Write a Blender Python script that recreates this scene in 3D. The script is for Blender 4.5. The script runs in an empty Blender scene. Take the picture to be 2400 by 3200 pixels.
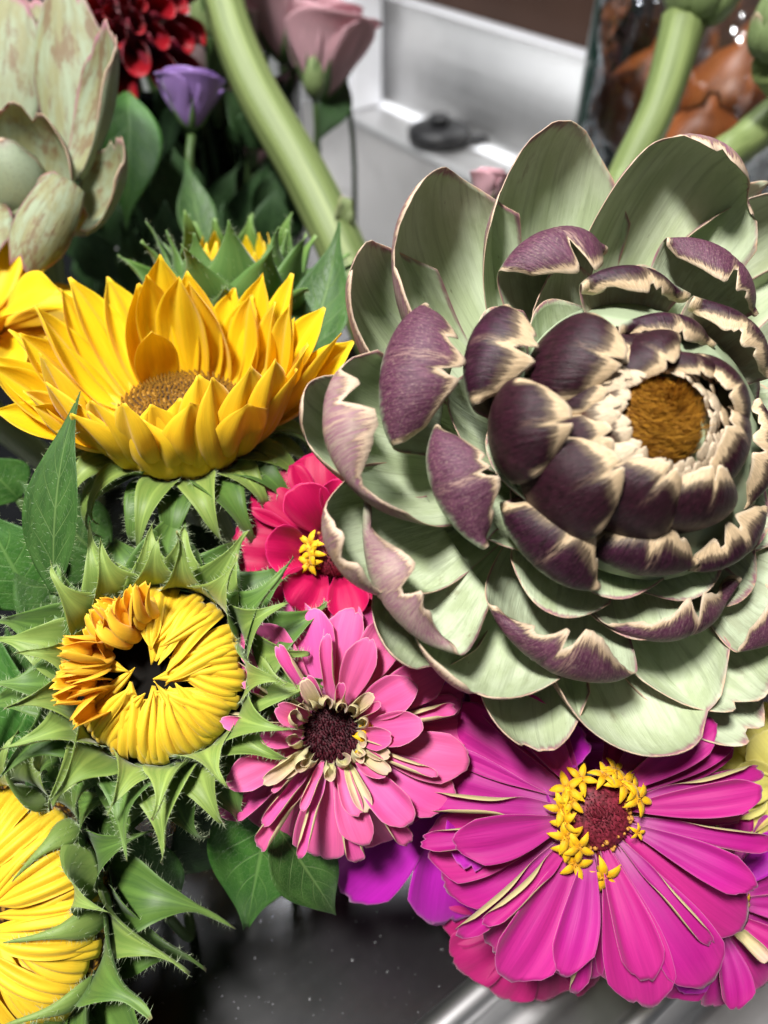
import bpy, math, random
import numpy as np
from mathutils import Matrix, Vector
R_ = math.radians
scene = bpy.context.scene
COL = scene.collection

# ------------------------------------------------------------------ camera
PITCH = R_(44.0)
FPX = 2417.0                       # focal length in photograph pixels (2400 x 3200)
cf = Vector((0, math.cos(PITCH), -math.sin(PITCH)))
cu = Vector((0, math.sin(PITCH), math.cos(PITCH)))
cr = Vector((1, 0, 0))
cam_d = bpy.data.cameras.new('camera')
cam = bpy.data.objects.new('camera', cam_d)
COL.objects.link(cam)
cam.rotation_euler = (math.pi / 2 - PITCH, 0, 0)
cam_d.sensor_fit = 'VERTICAL'
cam_d.sensor_height = 34.6
cam_d.lens = 34.6 * FPX / 3200.0
cam_d.clip_start = 0.01
cam_d.clip_end = 50
cam_d.dof.use_dof = True
cam_d.dof.focus_distance = 0.25
cam_d.dof.aperture_fstop = 6.3
scene.camera = cam

# ------------------------------------------------------------------ world, lamps, exposure
w = bpy.data.worlds.new('World')
scene.world = w
w.use_nodes = True
bg = w.node_tree.nodes['Background']
bg.inputs[0].default_value = (0.85, 0.93, 1.0, 1)
bg.inputs[1].default_value = 0.09
def area(name, loc, target, size, power, color, spread=180):
    l = bpy.data.lights.new(name, 'AREA')
    l.shape = 'RECTANGLE'; l.size, l.size_y = size
    l.energy = power; l.color = color; l.spread = R_(spread)
    o = bpy.data.objects.new(name, l); COL.objects.link(o)
    o.location = loc
    o.rotation_euler = (Vector(target) - Vector(loc)).to_track_quat('-Z', 'Y').to_euler()
    return o
area('area_lamp', (-0.42, -0.22, 1.40), (0.05, 0.08, -0.25), (0.34, 0.18), 30, (1.0, 0.97, 0.93), 130)
area('area_lamp', (-0.14, 0.98, 1.45), (0.03, 0.3, -0.2), (0.5, 0.30), 26, (0.97, 0.98, 1.0))
area('area_lamp', (-0.95, 0.75, 1.15), (0.05, 1.08, -0.30), (0.5, 0.25), 1.7, (0.96, 0.98, 1.0), 55)  # added lamp without a known fixture, brightens the dispenser and backsplash
vs = scene.view_settings
vs.view_transform = 'Standard'; vs.look = 'None'; vs.exposure = 0.0; vs.gamma = 1.0
vs.use_curve_mapping = False

# ------------------------------------------------------------------ helpers: places
def ray(px, py):
    return cf + cr * ((px - 1200) / FPX) + cu * ((1600 - py) / FPX)
def P(px, py, d):
    return ray(px, py) * d
def cdir(x, y, z):                 # camera-frame direction (right, up, towards camera) to world
    return (cr * x + cu * y - cf * z).normalized()
def frame(o, z, x=None):
    z = z.normalized()
    x = cr.copy() if x is None else x
    x = (x - z * x.dot(z)).normalized()
    y = z.cross(x)
    m = Matrix.Identity(4)
    for i in range(3):
        m[i][0], m[i][1], m[i][2], m[i][3] = x[i], y[i], z[i], o[i]
    return m
def local_on(M, px, py, zl):       # where the line of sight meets local plane z = zl
    Mi = M.inverted()
    o = Mi @ Vector((0, 0, 0)); d = Mi.to_3x3() @ ray(px, py)
    t = (zl - o.z) / d.z
    return o + d * t
def Rz(a): return Matrix.Rotation(a, 4, 'Z')
def Ry(a): return Matrix.Rotation(a, 4, 'Y')
def Rx(a): return Matrix.Rotation(a, 4, 'X')
def T(x, y, z): return Matrix.Translation((x, y, z))
COUNTER_Z = -0.36

# ------------------------------------------------------------------ helpers: objects
def obj(name, mesh, mat=None, parent=None, M=None, kind=None):
    o = bpy.data.objects.new(name, mesh); COL.objects.link(o)
    if mat is not None and mesh is not None and len(mesh.materials) == 0:
        mesh.materials.append(mat)
    if parent is not None: o.parent = parent
    if M is not None: o.matrix_basis = M
    if kind: o['kind'] = kind
    return o
def thing(name, label, cat, M=None, group=None):
    o = bpy.data.objects.new(name, None); COL.objects.link(o)
    o.empty_display_size = 0.01
    if M is not None: o.matrix_basis = M
    o['label'] = label; o['category'] = cat
    if group: o['group'] = group
    return o
def tag(o, label, cat, group=None):
    o['label'] = label; o['category'] = cat
    if group: o['group'] = group
    return o
def from_arrays(name, V, F, uvs=None, smooth=True):
    me = bpy.data.meshes.new(name)
    me.from_pydata([tuple(v) for v in V], [], F)
    if uvs is not None:
        a = me.attributes.new('uvs', 'FLOAT_VECTOR', 'POINT')
        a.data.foreach_set('vector', np.asarray(uvs, dtype=np.float32).ravel())
    if smooth:
        me.polygons.foreach_set('use_smooth', [True] * len(me.polygons))
    me.update()
    return me

def smooth_interp(vals, s):
    vals = np.asarray(vals, float); n = len(vals) - 1
    x = np.clip(s, 0, 1) * n
    i = np.clip(np.floor(x).astype(int), 0, n - 1); f = x - i
    p0 = vals[np.clip(i - 1, 0, n)]; p1 = vals[i]; p2 = vals[i + 1]; p3 = vals[np.clip(i + 2, 0, n)]
    return 0.5 * ((2 * p1) + (-p0 + p2) * f + (2 * p0 - 5 * p1 + 4 * p2 - p3) * f ** 2 + (-p0 + 3 * p1 - 3 * p2 + p3) * f ** 3)

def centreline(th, L):
    s = np.linspace(0, 1, 241)
    a = np.radians(smooth_interp(th, s))
    ds = L / 240.0
    x = np.concatenate([[0], np.cumsum(np.cos((a[1:] + a[:-1]) / 2) * ds)])
    z = np.concatenate([[0], np.cumsum(np.sin((a[1:] + a[:-1]) / 2) * ds)])
    return s, x, z, a

def sheet(name, L, W, wp, th, cup=(0,), nu=16, nv=10, tip_round=0.0, tip_pow=2.5, notch=0.0, notch_w=0.16,
          notch_at=0.0, ripple=0.0, rfreq=3.0, groove=0.0, gk=2.0, twist=0.0, side=0.0, edge=0.0, thick=0.0004, seed=0,
          hairs=0, hair_len=0.002, ragged=0.0, keel=0.0, nicks=0):
    """A petal-like shell: x along its length, y across, z to its inner face. W is the half width."""
    rs = np.random.RandomState(seed)
    u = np.linspace(0, 1, nu + 1)[:, None] * np.ones((1, nv + 1))
    v = np.linspace(-1, 1, nv + 1)[None, :] * np.ones((nu + 1, 1))
    ell = 1 - tip_round * np.abs(v) ** tip_pow
    if notch: ell = ell - notch * np.exp(-((v - notch_at) / notch_w) ** 2)
    if ragged:
        jit = rs.normal(0, 1, nv + 1) * ragged
        ell = ell + jit[None, :] * (u ** 3)
    for _ in range(nicks):
        c = rs.uniform(-0.75, 0.75); ell = ell - 0.10 * rs.uniform(.5, 1) * np.exp(-((v - c) / 0.11) ** 2) * u ** 4
    s = u * np.clip(ell, 0.05, 1.1)
    S, X, Z, A = centreline(th, L)
    sc = np.clip(s, 0, 1)
    x = np.interp(sc, S, X); z = np.interp(sc, S, Z); a = np.interp(sc, S, A)
    over = np.clip(s - 1, 0, 1) * L
    x = x + over * np.cos(a); z = z + over * np.sin(a)
    wd = np.maximum(smooth_interp(wp, sc), 0.004) * W
    ph = np.radians(smooth_interp(cup, sc)) if len(cup) > 1 else np.full_like(s, math.radians(cup[0]))
    ph = np.where(np.abs(ph) < 1e-3, 1e-3, ph)
    y = wd * np.sin(ph * v) / ph
    h = wd * (1 - np.cos(ph * v)) / ph
    if edge:                                     # rim rolled towards (+) or away from (-) the inner face
        q = np.clip((np.abs(v) - 0.6) / 0.4, 0, 1) ** 2
        h = h + edge * wd * q; y = y * (1 - 0.25 * abs(edge) * q)
    if groove: h = h + groove * wd * np.cos(v * math.pi * gk) * np.sin(np.clip(s, 0, 1) * math.pi) ** 0.5
    if keel: h = h + keel * wd * np.abs(v)
    if ripple:
        p = rs.uniform(0, 6.28, 6); f = rs.uniform(.7, 1.3, 6)
        rip = (np.sin(rfreq * f[0] * 3 * s + p[0] + 1.7 * v) * 0.6 + np.sin(rfreq * f[1] * 5 * s + p[1] - 2.3 * v) * 0.35
               + np.sin(3.1 * f[2] * v + p[2] + 2 * s) * 0.5)
        h = h + ripple * W * rip * (0.25 + 0.75 * np.abs(v)) * sc ** 0.7
        y = y + 0.35 * ripple * W * np.sin(rfreq * f[3] * 4 * s + p[3]) * np.sign(v) * np.abs(v) * sc
    if twist:
        t = np.radians(twist) * s
        y, h = y * np.cos(t) - h * np.sin(t), y * np.sin(t) + h * np.cos(t)
    y = y + side * L * s ** 2
    px = x - np.sin(a) * h; pz = z + np.cos(a) * h
    G = np.stack([px, y, pz], -1)
    du = np.gradient(G, axis=0); dv = np.gradient(G, axis=1)
    n = np.cross(du, dv); nl = np.linalg.norm(n, axis=-1, keepdims=True)
    n = n / np.maximum(nl, 1e-12)
    th_ = thick * (1.0 - 0.84 * np.clip(np.maximum(np.abs(v), u), 0, 1)[..., None] ** 4)
    top = G; bot = G - n * th_
    N = (nu + 1) * (nv + 1)
    V = np.concatenate([top.reshape(-1, 3), bot.reshape(-1, 3)])
    at = np.concatenate([np.stack([u, v, np.zeros_like(u)], -1).reshape(-1, 3), np.stack([u, v, np.ones_like(u)], -1).reshape(-1, 3)])
    F = []
    w_ = nv + 1
    for i in range(nu):
        for j in range(nv):
            q = (i * w_ + j, (i + 1) * w_ + j, (i + 1) * w_ + j + 1, i * w_ + j + 1)
            F.append(q); F.append(tuple(N + k for k in reversed(q)))
    rim = [i * w_ for i in range(nu + 1)] + [nu * w_ + j for j in range(1, w_)] + [i * w_ + nv for i in range(nu - 1, -1, -1)] + [j for j in range(nv - 1, 0, -1)]
    for k in range(len(rim)):
        p_, q_ = rim[k], rim[(k + 1) % len(rim)]
        F.append((p_, N + p_, N + q_, q_))
    if hairs:
        Vh = []; Ah = []
        base = len(V)
        for k in range(hairs):
            if rs.rand() < 0.62:
                i = rs.randint(1, nu); j = 0 if rs.rand() < .5 else nv
                f = rs.rand(); b = G[i, j] * (1 - f) + G[i + 1 if i < nu else i, j] * f
                d = dv[i, j] * (1 if j else -1); d = d / max(np.linalg.norm(d), 1e-9)
                d = d * 0.9 + du[i, j] / max(np.linalg.norm(du[i, j]), 1e-9) * rs.uniform(-.2, .6) - n[i, j] * rs.uniform(-.5, .9)
            else:
                i = rs.randint(1, nu); j = rs.randint(0, nv + 1); b = bot[i, j]
                d = -n[i, j] + rs.normal(0, .45, 3)
            d = d / max(np.linalg.norm(d), 1e-9)
            l = hair_len * rs.uniform(.5, 1.3)
            sd = np.cross(d, rs.normal(0, 1, 3)); sd = sd / max(np.linalg.norm(sd), 1e-9) * 0.00006
            Vh += [b - sd, b + sd, b + d * l + rs.normal(0, .15, 3) * l]
            Ah += [(u[i, j], v[i, j], 2.0)] * 3
            F.append((base + 3 * k, base + 3 * k + 1, base + 3 * k + 2))
        V = np.concatenate([V, np.array(Vh)]); at = np.concatenate([at, np.array(Ah)])
    return from_arrays(name, V, F, at)

def tube(name, pts, rad, seg=12, caps=True, ribs=0.0, ribn=7):
    pts = [Vector(p) for p in pts]
    # resample with catmull-rom
    P2, R2, U2 = [], [], []
    n = len(pts) - 1; sub = 6 if n > 1 else 2
    for i in range(n):
        for k in range(sub + (1 if i == n - 1 else 0)):
            t = k / sub
            p0 = pts[max(i - 1, 0)]; p1 = pts[i]; p2 = pts[i + 1]; p3 = pts[min(i + 2, n)]
            P2.append(0.5 * ((2 * p1) + (p2 - p0) * t + (2 * p0 - 5 * p1 + 4 * p2 - p3) * t * t + (3 * p1 - p0 - 3 * p2 + p3) * t ** 3))
            R2.append(rad[i] * (1 - t) + rad[i + 1] * t); U2.append((i + t) / n)
    V, F, A = [], [], []
    a = None
    for i, p in enumerate(P2):
        d = (P2[min(i + 1, len(P2) - 1)] - P2[max(i - 1, 0)]).normalized()
        a = d.orthogonal().normalized() if a is None else (a - d * a.dot(d)).normalized()
        b = d.cross(a)
        for k in range(seg):
            t = 2 * math.pi * k / seg
            r = R2[i] * (1 + ribs * math.cos(t * ribn))
            V.append(p + (a * math.cos(t) + b * math.sin(t)) * r); A.append((U2[i], k / seg * 2 - 1, 1.0))
    m = len(P2)
    for i in range(m - 1):
        for k in range(seg):
            k2 = (k + 1) % seg
            F.append((i * seg + k, i * seg + k2, (i + 1) * seg + k2, (i + 1) * seg + k))
    if caps:
        F.append(tuple(reversed(range(seg)))); F.append(tuple((m - 1) * seg + k for k in range(seg)))
    return from_arrays(name, V, F, A)

def lathe(name, prof, seg=40, cap0=True, cap1=True, bump=0.0, seed=0):
    rs = np.random.RandomState(seed)
    V, F, A = [], [], []
    ph = rs.uniform(0, 6.28, 4)
    for i, (r, z) in enumerate(prof):
        for k in range(seg):
            t = 2 * math.pi * k / seg
            rr = r * (1 + bump * (math.sin(3 * t + ph[0]) + .6 * math.sin(5 * t + ph[1] + i)))
            V.append((rr * math.cos(t), rr * math.sin(t), z)); A.append((i / (len(prof) - 1), k / seg * 2 - 1, 1.0))
    for i in range(len(prof) - 1):
        for k in range(seg):
            k2 = (k + 1) % seg
            F.append((i * seg + k, i * seg + k2, (i + 1) * seg + k2, (i + 1) * seg + k))
    if cap0: F.append(tuple(reversed(range(seg))))
    if cap1: F.append(tuple((len(prof) - 1) * seg + k for k in range(seg)))
    return from_arrays(name, V, F, A)

def rbox(name, sx, sy, sz, bev=0.004, seg=3):
    import bmesh
    bm = bmesh.new(); bmesh.ops.create_cube(bm, size=1)
    bmesh.ops.scale(bm, vec=(sx, sy, sz), verts=bm.verts)
    if bev: bmesh.ops.bevel(bm, geom=list(bm.edges), offset=bev, segments=seg, affect='EDGES', profile=0.5)
    me = bpy.data.meshes.new(name); bm.to_mesh(me); bm.free()
    me.polygons.foreach_set('use_smooth', [True] * len(me.polygons))
    return me

# ------------------------------------------------------------------ helpers: materials
class NB:
    def __init__(s, name):
        s.m = bpy.data.materials.new(name); s.m.use_nodes = True
        s.t = s.m.node_tree; s.n = s.t.nodes
        s.bsdf = s.n['Principled BSDF']; s.out = s.n['Material Output']
        s._a = None
    def link(s, a, b): s.t.links.new(a, b)
    def put(s, sock, val):
        if isinstance(val, bpy.types.NodeSocket): s.link(val, sock)
        elif isinstance(val, (tuple, list)) and sock.type == 'RGBA' and len(val) == 3: sock.default_value = (*val, 1)
        else: sock.default_value = val
    def math(s, op, a, b=None, c=None, clamp=False):
        n = s.n.new('ShaderNodeMath'); n.operation = op; n.use_clamp = clamp
        s.put(n.inputs[0], a)
        if b is not None: s.put(n.inputs[1], b)
        if c is not None: s.put(n.inputs[2], c)
        return n.outputs[0]
    def mix(s, f, a, b, mode='MIX'):
        n = s.n.new('ShaderNodeMix'); n.data_type = 'RGBA'; n.blend_type = mode
        s.put(n.inputs[0], f); s.put(n.inputs[6], a); s.put(n.inputs[7], b)
        return n.outputs[2]
    def ramp(s, f, stops):
        n = s.n.new('ShaderNodeValToRGB'); s.put(n.inputs[0], f)
        e = n.color_ramp.elements
        while len(e) < len(stops): e.new(0.5)
        for el, (p, c) in zip(e, stops):
            el.position = p; el.color = (*c, 1) if len(c) == 3 else c
        return n.outputs[0]
    def step(s, f, a, b):
        n = s.n.new('ShaderNodeMapRange'); n.interpolation_type = 'SMOOTHSTEP'
        s.put(n.inputs[0], f); s.put(n.inputs[1], a); s.put(n.inputs[2], b)
        return n.outputs[0]
    def uvs(s):
        if s._a is None:
            a = s.n.new('ShaderNodeAttribute'); a.attribute_name = 'uvs'
            x = s.n.new('ShaderNodeSeparateXYZ'); s.link(a.outputs['Vector'], x.inputs[0])
            s._a = x.outputs
        return s._a
    def vec(s, x, y, z):
        n = s.n.new('ShaderNodeCombineXYZ'); s.put(n.inputs[0], x); s.put(n.inputs[1], y); s.put(n.inputs[2], z)
        return n.outputs[0]
    def rnd(s): return s.n.new('ShaderNodeObjectInfo').outputs['Random']
    def objco(s): return s.n.new('ShaderNodeTexCoord').outputs['Object']
    def noise(s, v, scale, detail=3.0, rough=0.55, dist=0.0):
        n = s.n.new('ShaderNodeTexNoise'); s.link(v, n.inputs['Vector'])
        n.inputs['Scale'].default_value = scale; n.inputs['Detail'].default_value = detail
        n.inputs['Roughness'].default_value = rough; n.inputs['Distortion'].default_value = dist
        return n.outputs[0]
    def voronoi(s, v, scale, feat='F1'):
        n = s.n.new('ShaderNodeTexVoronoi'); n.feature = feat
        s.link(v, n.inputs['Vector']); n.inputs['Scale'].default_value = scale
        return n.outputs['Distance']
    def bump(s, h, strength=0.3, dist=0.001):
        n = s.n.new('ShaderNodeBump'); n.inputs['Strength'].default_value = strength
        n.inputs['Distance'].default_value = dist; s.put(n.inputs['Height'], h)
        s.link(n.outputs[0], s.bsdf.inputs['Normal']); return n.outputs[0]
    def done(s, col, rough=0.5, spec=0.4, transl=0.0, tcol=None, sheen=0.0, metal=0.0, coat=0.0):
        b = s.bsdf
        s.put(b.inputs['Base Color'], col); s.put(b.inputs['Roughness'], rough)
        b.inputs['Specular IOR Level'].default_value = spec; b.inputs['Metallic'].default_value = metal
        b.inputs['Coat Weight'].default_value = coat
        if sheen:
            b.inputs['Sheen Weight'].default_value = sheen; b.inputs['Sheen Roughness'].default_value = 0.4
        if transl:
            t = s.n.new('ShaderNodeBsdfTranslucent'); s.put(t.inputs[0], tcol if tcol is not None else col)
            m = s.n.new('ShaderNodeMixShader'); m.inputs[0].default_value = transl
            s.link(b.outputs[0], m.inputs[1]); s.link(t.outputs[0], m.inputs[2]); s.link(m.outputs[0], s.out.inputs[0])
        return s.m

def plain(name, col, rough=0.5, spec=0.4, metal=0.0, var=0.15, scale=60, coat=0.0, bump=0.0):
    b = NB(name); n = b.noise(b.objco(), scale, 4)
    k = b.math('MULTIPLY_ADD', n, 2 * var, 1 - var)
    c = b.mix(1.0, col, b.vec(k, k, k), 'MULTIPLY')
    if bump: b.bump(n, bump, 0.001)
    return b.done(c, rough, spec, metal=metal, coat=coat)

def bract_mat(name, inner, inner2, outer_base, purple, purple2, tan, p0, p1, tan_w, rim_w, tan_streak=0.10, spot=0.5, rough=0.5):
    """artichoke bract: pale inner face; outer face green at the base, purple above, dry tan rim"""
    b = NB(name); u, v, sd = b.uvs()[0], b.uvs()[1], b.uvs()[2]
    r = b.rnd(); r10 = b.math('MULTIPLY', r, 37.0)
    lv = b.vec(b.math('MULTIPLY', v, 9.0), b.math('MULTIPLY', u, 1.3), r10)
    streak = b.noise(lv, 1.6, 5, .6)
    iso = b.noise(b.vec(b.math('MULTIPLY', v, 2.2), b.math('MULTIPLY', u, 2.6), r10), 1.4, 4, .6)
    fine = b.noise(b.vec(b.math('MULTIPLY', v, 30.0), b.math('MULTIPLY', u, 6.0), r10), 2.0, 4, .65)
    e = b.math('MAXIMUM', b.math('ABSOLUTE', v), u)
    ins = b.mix(b.step(iso, .38, .62), inner, inner2)
    ins = b.mix(b.math('MULTIPLY', b.step(streak, .48, .70), .5), ins, tuple(c * .62 for c in inner2))
    spv = b.voronoi(b.vec(b.math('MULTIPLY', v, 1.0), b.math('MULTIPLY', u, 1.4), r10), 9.0)
    ins = b.mix(b.math('MULTIPLY', b.math('MULTIPLY', b.step(spv, .13, .05), b.step(fine, .5, .6)), spot), ins, (.10, .08, .04))
    stain = b.noise(b.vec(b.math('MULTIPLY', v, 1.1), b.math('MULTIPLY', u, 1.4), b.math('ADD', r10, 5.0)), 2.3, 5, .7)
    ins = b.mix(b.math('MULTIPLY', b.step(stain, .60 if spot < .7 else .50, .74 if spot < .7 else .62), .5 if spot < .7 else .85), ins, (.17, .11, .06))
    ee = b.math('ADD', e, b.math('MULTIPLY', b.math('SUBTRACT', streak, .5), .10))
    rimf = b.step(ee, 1 - rim_w, 1 - rim_w * .25)
    ins = b.mix(b.math('MULTIPLY', rimf, b.step(iso, .3, .6)), ins, (.33, .15, .19))
    ins = b.mix(b.step(ee, .985, 1.01), ins, tan)
    pu = b.math('ADD', u, b.math('MULTIPLY', b.math('SUBTRACT', streak, .5), .15))
    pur = b.mix(b.step(fine, .34, .68), purple, purple2)
    pur = b.mix(b.math('MULTIPLY', b.step(iso, .54, .74), .35), pur, tuple(min(1, c * 1.7 + .003) for c in purple2))
    grain = b.noise(b.vec(b.math('MULTIPLY', v, 9.0), b.math('MULTIPLY', u, 14.0), r10), 4.0, 5, .7)
    pur = b.mix(b.math('MULTIPLY', b.step(grain, .50, .68), .55 * spot), pur, (.46, .36, .27))
    out = b.mix(b.step(pu, p0, p1), outer_base, pur)
    dots = b.voronoi(b.vec(b.math('MULTIPLY', v, 3.0), b.math('MULTIPLY', u, 4.0), r10), 9.0)
    out = b.mix(b.math('MULTIPLY', b.step(dots, .26, .12), .55 * spot), out, tuple(c * .35 for c in purple))
    te = b.math('ADD', e, b.math('MULTIPLY', b.math('SUBTRACT', streak, .5), tan_streak * 4))
    te = b.math('ADD', te, b.math('MULTIPLY', b.math('SUBTRACT', fine, .5), .16))
    tanf = b.math('MULTIPLY', b.step(te, 1 - tan_w, 1 - tan_w * .72), b.step(u, .45, .6))
    tanc = b.mix(b.step(fine, .3, .7), tan, tuple(c * .55 for c in tan))
    out = b.mix(b.math('MULTIPLY', b.math('MULTIPLY', b.step(te, 1 - tan_w * 1.5, 1 - tan_w * 1.0), b.step(u, .45, .6)), .7), out, tuple(c * .22 for c in tan))
    out = b.mix(tanf, out, tanc)
    out = b.mix(b.math('MULTIPLY', b.step(e, .95, 1.0), b.math('MULTIPLY', tanf, .4)), out, (.80, .70, .56))
    mid = b.math('MULTIPLY', b.step(b.math('ABSOLUTE', v), .10, .02), b.step(u, .5, .9))
    out = b.mix(b.math('MULTIPLY', b.math('MULTIPLY', mid, b.step(fine, .42, .62)), .35), out, tan)
    col = b.mix(b.step(sd, .4, .6), ins, out)
    hgt = b.math('ADD', b.math('MULTIPLY', fine, .5), streak)
    b.bump(b.math('ADD', hgt, b.math('MULTIPLY', iso, .8)), .5, .0008)
    return b.done(col, rough, .28, transl=.06)

def petal_mat(name, stops, back, edge, edge_w=.05, streak=.25, transl=.25, rough=.5, vein=0.0, hue2=None, back_mix=1.0, blotch=0.0):
    b = NB(name); u, v, sd = b.uvs()
    r = b.rnd(); r10 = b.math('MULTIPLY', r, 41.0)
    col = b.ramp(u, stops)
    lv = b.vec(b.math('MULTIPLY', v, 7.0), b.math('MULTIPLY', u, 1.1), r10)
    st = b.noise(lv, 1.5, 4, .6)
    fine = b.noise(b.vec(b.math('MULTIPLY', v, 26.0), b.math('MULTIPLY', u, 3.0), r10), 1.6, 3, .6)
    if hue2: col = b.mix(b.step(b.math('ADD', b.math('MULTIPLY', r, .8), b.math('MULTIPLY', st, .4)), .35, .95), col, hue2)
    k = b.math('MULTIPLY_ADD', st, 2 * streak, 1 - streak)
    k = b.math('MULTIPLY', k, b.math('MULTIPLY_ADD', fine, streak, 1 - streak * .5))
    col = b.mix(1.0, col, b.vec(k, k, k), 'MULTIPLY')
    if blotch:
        bl = b.noise(b.vec(b.math('MULTIPLY', v, 1.6), b.math('MULTIPLY', u, 2.0), r10), 2.0, 4, .65)
        col = b.mix(b.math('MULTIPLY', b.step(bl, .55, .72), blotch), col, back)
    e = b.math('MAXIMUM', b.math('ABSOLUTE', v), u)
    col = b.mix(b.step(e, 1 - edge_w, 1.0), col, edge)
    if back_mix:
        kb = b.math('MULTIPLY_ADD', fine, .35, .82)
        bk = b.mix(1.0, back, b.vec(kb, kb, kb), 'MULTIPLY')
        col = b.mix(b.math('MULTIPLY', b.step(sd, .4, .6), back_mix), col, bk)
    b.bump(b.math('ADD', st, b.math('MULTIPLY', fine, .4)), .3, .0005)
    return b.done(col, rough, .3, transl=transl, sheen=.15)

def leaf_mat(name, col, col2, vein, back, nv=7.0, rough=.45, transl=.12, vein_str=.6, hair=(.42, .5, .28)):
    b = NB(name); u, v, sd = b.uvs()
    av = b.math('ABSOLUTE', v); r10 = b.math('MULTIPLY', b.rnd(), 29.0)
    q = b.math('SUBTRACT', b.math('MULTIPLY', u, nv), b.math('MULTIPLY', av, 1.8))
    fr = b.math('ABSOLUTE', b.math('SUBTRACT', b.math('FRACT', q), .5))
    sv = b.math('MULTIPLY', b.step(fr, .44, .495), b.step(av, 1.0, .3))
    mid = b.step(av, .06, .015)
    ret = b.voronoi(b.vec(b.math('MULTIPLY', v, 3.0), b.math('MULTIPLY', u, 6.0), r10), 4.0, 'DISTANCE_TO_EDGE')
    rv = b.step(ret, .07, .0)
    iso = b.noise(b.vec(b.math('MULTIPLY', v, 1.5), b.math('MULTIPLY', u, 2.5), r10), 2.0, 4)
    c = b.mix(b.step(iso, .35, .65), col, col2)
    vv = b.math('MAXIMUM', b.math('MAXIMUM', sv, mid), b.math('MULTIPLY', rv, .45))
    c = b.mix(b.math('MULTIPLY', vv, vein_str), c, vein)
    c = b.mix(b.step(sd, .4, .6), c, b.mix(b.math('MULTIPLY', vv, .5), back, vein))
    c = b.mix(b.step(sd, 1.4, 1.6), c, hair)
    b.bump(b.math('SUBTRACT', b.math('MULTIPLY', iso, .3), vv), .45, .0006)
    return b.done(c, rough, .35, transl=transl)

def sepal_mat(name, base, tipc, dark, back, tip2=(.30, .22, .12), transl=.12):
    b = NB(name); u, v, sd = b.uvs()
    av = b.math('ABSOLUTE', v); r = b.rnd(); r10 = b.math('MULTIPLY', r, 29.0)
    st = b.noise(b.vec(b.math('MULTIPLY', v, 4.0), b.math('MULTIPLY', u, 1.2), r10), 1.6, 4, .6)
    c = b.ramp(u, [(0, base), (.55, base), (.85, tipc), (.955, tipc), (1.0, tip2)])
    c = b.mix(b.math('MULTIPLY', b.step(st, .4, .7), .55), c, dark)
    c = b.mix(b.math('MULTIPLY', b.step(r, .3, 1.0), .4), c, dark)
    c = b.mix(b.math('MULTIPLY', b.step(av, .14, .02), .35), c, tuple(min(1, x * 1.7) for x in base))
    c = b.mix(b.math('MULTIPLY', b.step(av, .86, 1.0), .35), c, tuple(min(1, x * 1.5) for x in base))
    c = b.mix(b.step(sd, .4, .6), c, b.mix(b.math('MULTIPLY', b.step(st, .4, .7), .5), back, dark))
    c = b.mix(b.step(sd, 1.4, 1.6), c, (.42, .50, .30))
    b.bump(st, .25, .0006)
    return b.done(c, .48, .35, transl=transl, sheen=.2)

# ------------------------------------------------------------------ the steel sink and counter
d1 = Vector((-0.581, 0.814, 0)); d2 = Vector((0.814, 0.581, 0))
MS = frame(Vector((0, 0, COUNTER_Z)), Vector((0, 0, 1)), d2)       # local x = d2 (to the wall), local y = d1 (along it)

def steel(name, col=(.50, .50, .51), r0=.22, r1=.38, along=0, metal=1.0, brush=.12):
    b = NB(name)
    co = b.objco()
    sx = b.n.new('ShaderNodeSeparateXYZ'); b.link(co, sx.inputs[0])
    if along == 0: vv = b.vec(b.math('MULTIPLY', sx.outputs[0], 3.0), b.math('MULTIPLY', sx.outputs[1], 260.0), b.math('MULTIPLY', sx.outputs[2], 260.0))
    else: vv = b.vec(b.math('MULTIPLY', sx.outputs[0], 260.0), b.math('MULTIPLY', sx.outputs[1], 3.0), b.math('MULTIPLY', sx.outputs[2], 260.0))
    br = b.noise(vv, 1.0, 3, .6)
    sm = b.noise(co, 14.0, 5, .65)
    sp = b.noise(co, 420.0, 3, .6)
    f = b.math('MULTIPLY_ADD', sm, r1 - r0, r0)
    f = b.math('ADD', f, b.math('MULTIPLY', b.math('SUBTRACT', br, .5), brush))
    spk = b.step(sp, .66, .74)
    f = b.math('ADD', f, b.math('MULTIPLY', spk, .15))
    c = b.mix(b.math('MULTIPLY', spk, .35), col, (.75, .76, .78))
    c = b.mix(b.math('MULTIPLY', b.step(sm, .45, .7), .25), c, tuple(x * .6 for x in col))
    b.bump(b.math('ADD', b.math('MULTIPLY', br, brush * 8), b.math('MULTIPLY', sm, .6)), .06, .0006)
    return b.done(c, f, .5, metal=metal)
steel_a = steel('brushed_steel', (.62, .62, .63), .34, .46); steel_b = steel('brushed_steel_lengthwise', (.66, .655, .65), .40, .52, along=1)
steel_dark = steel('steel_dark_reflection', (.13, .13, .135), .14, .28, brush=.015)  # dark base colour stands in for the dim room the counter reflects

def strip(name, prof, a, b_, mat, parent, along='x', sub=1):
    """extrude a polyline profile [(p, z)] from a to b_ along local x (p is local y) or along local y (p is local x)"""
    V, F = [], []
    for q in (a, b_):
        for p, z in prof: V.append((q, p, z) if along == 'x' else (p, q, z))
    n = len(prof)
    for i in range(n - 1): F.append((i, i + 1, n + i + 1, n + i))
    me = from_arrays(name, V, F)
    o = obj(name, me, mat, parent)
    return o
def arc(cx, cz, r, a0, a1, n=6):
    return [(cx + r * math.cos(R_(a0 + (a1 - a0) * i / n)), cz + r * math.sin(R_(a0 + (a1 - a0) * i / n))) for i in range(n + 1)]

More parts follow.
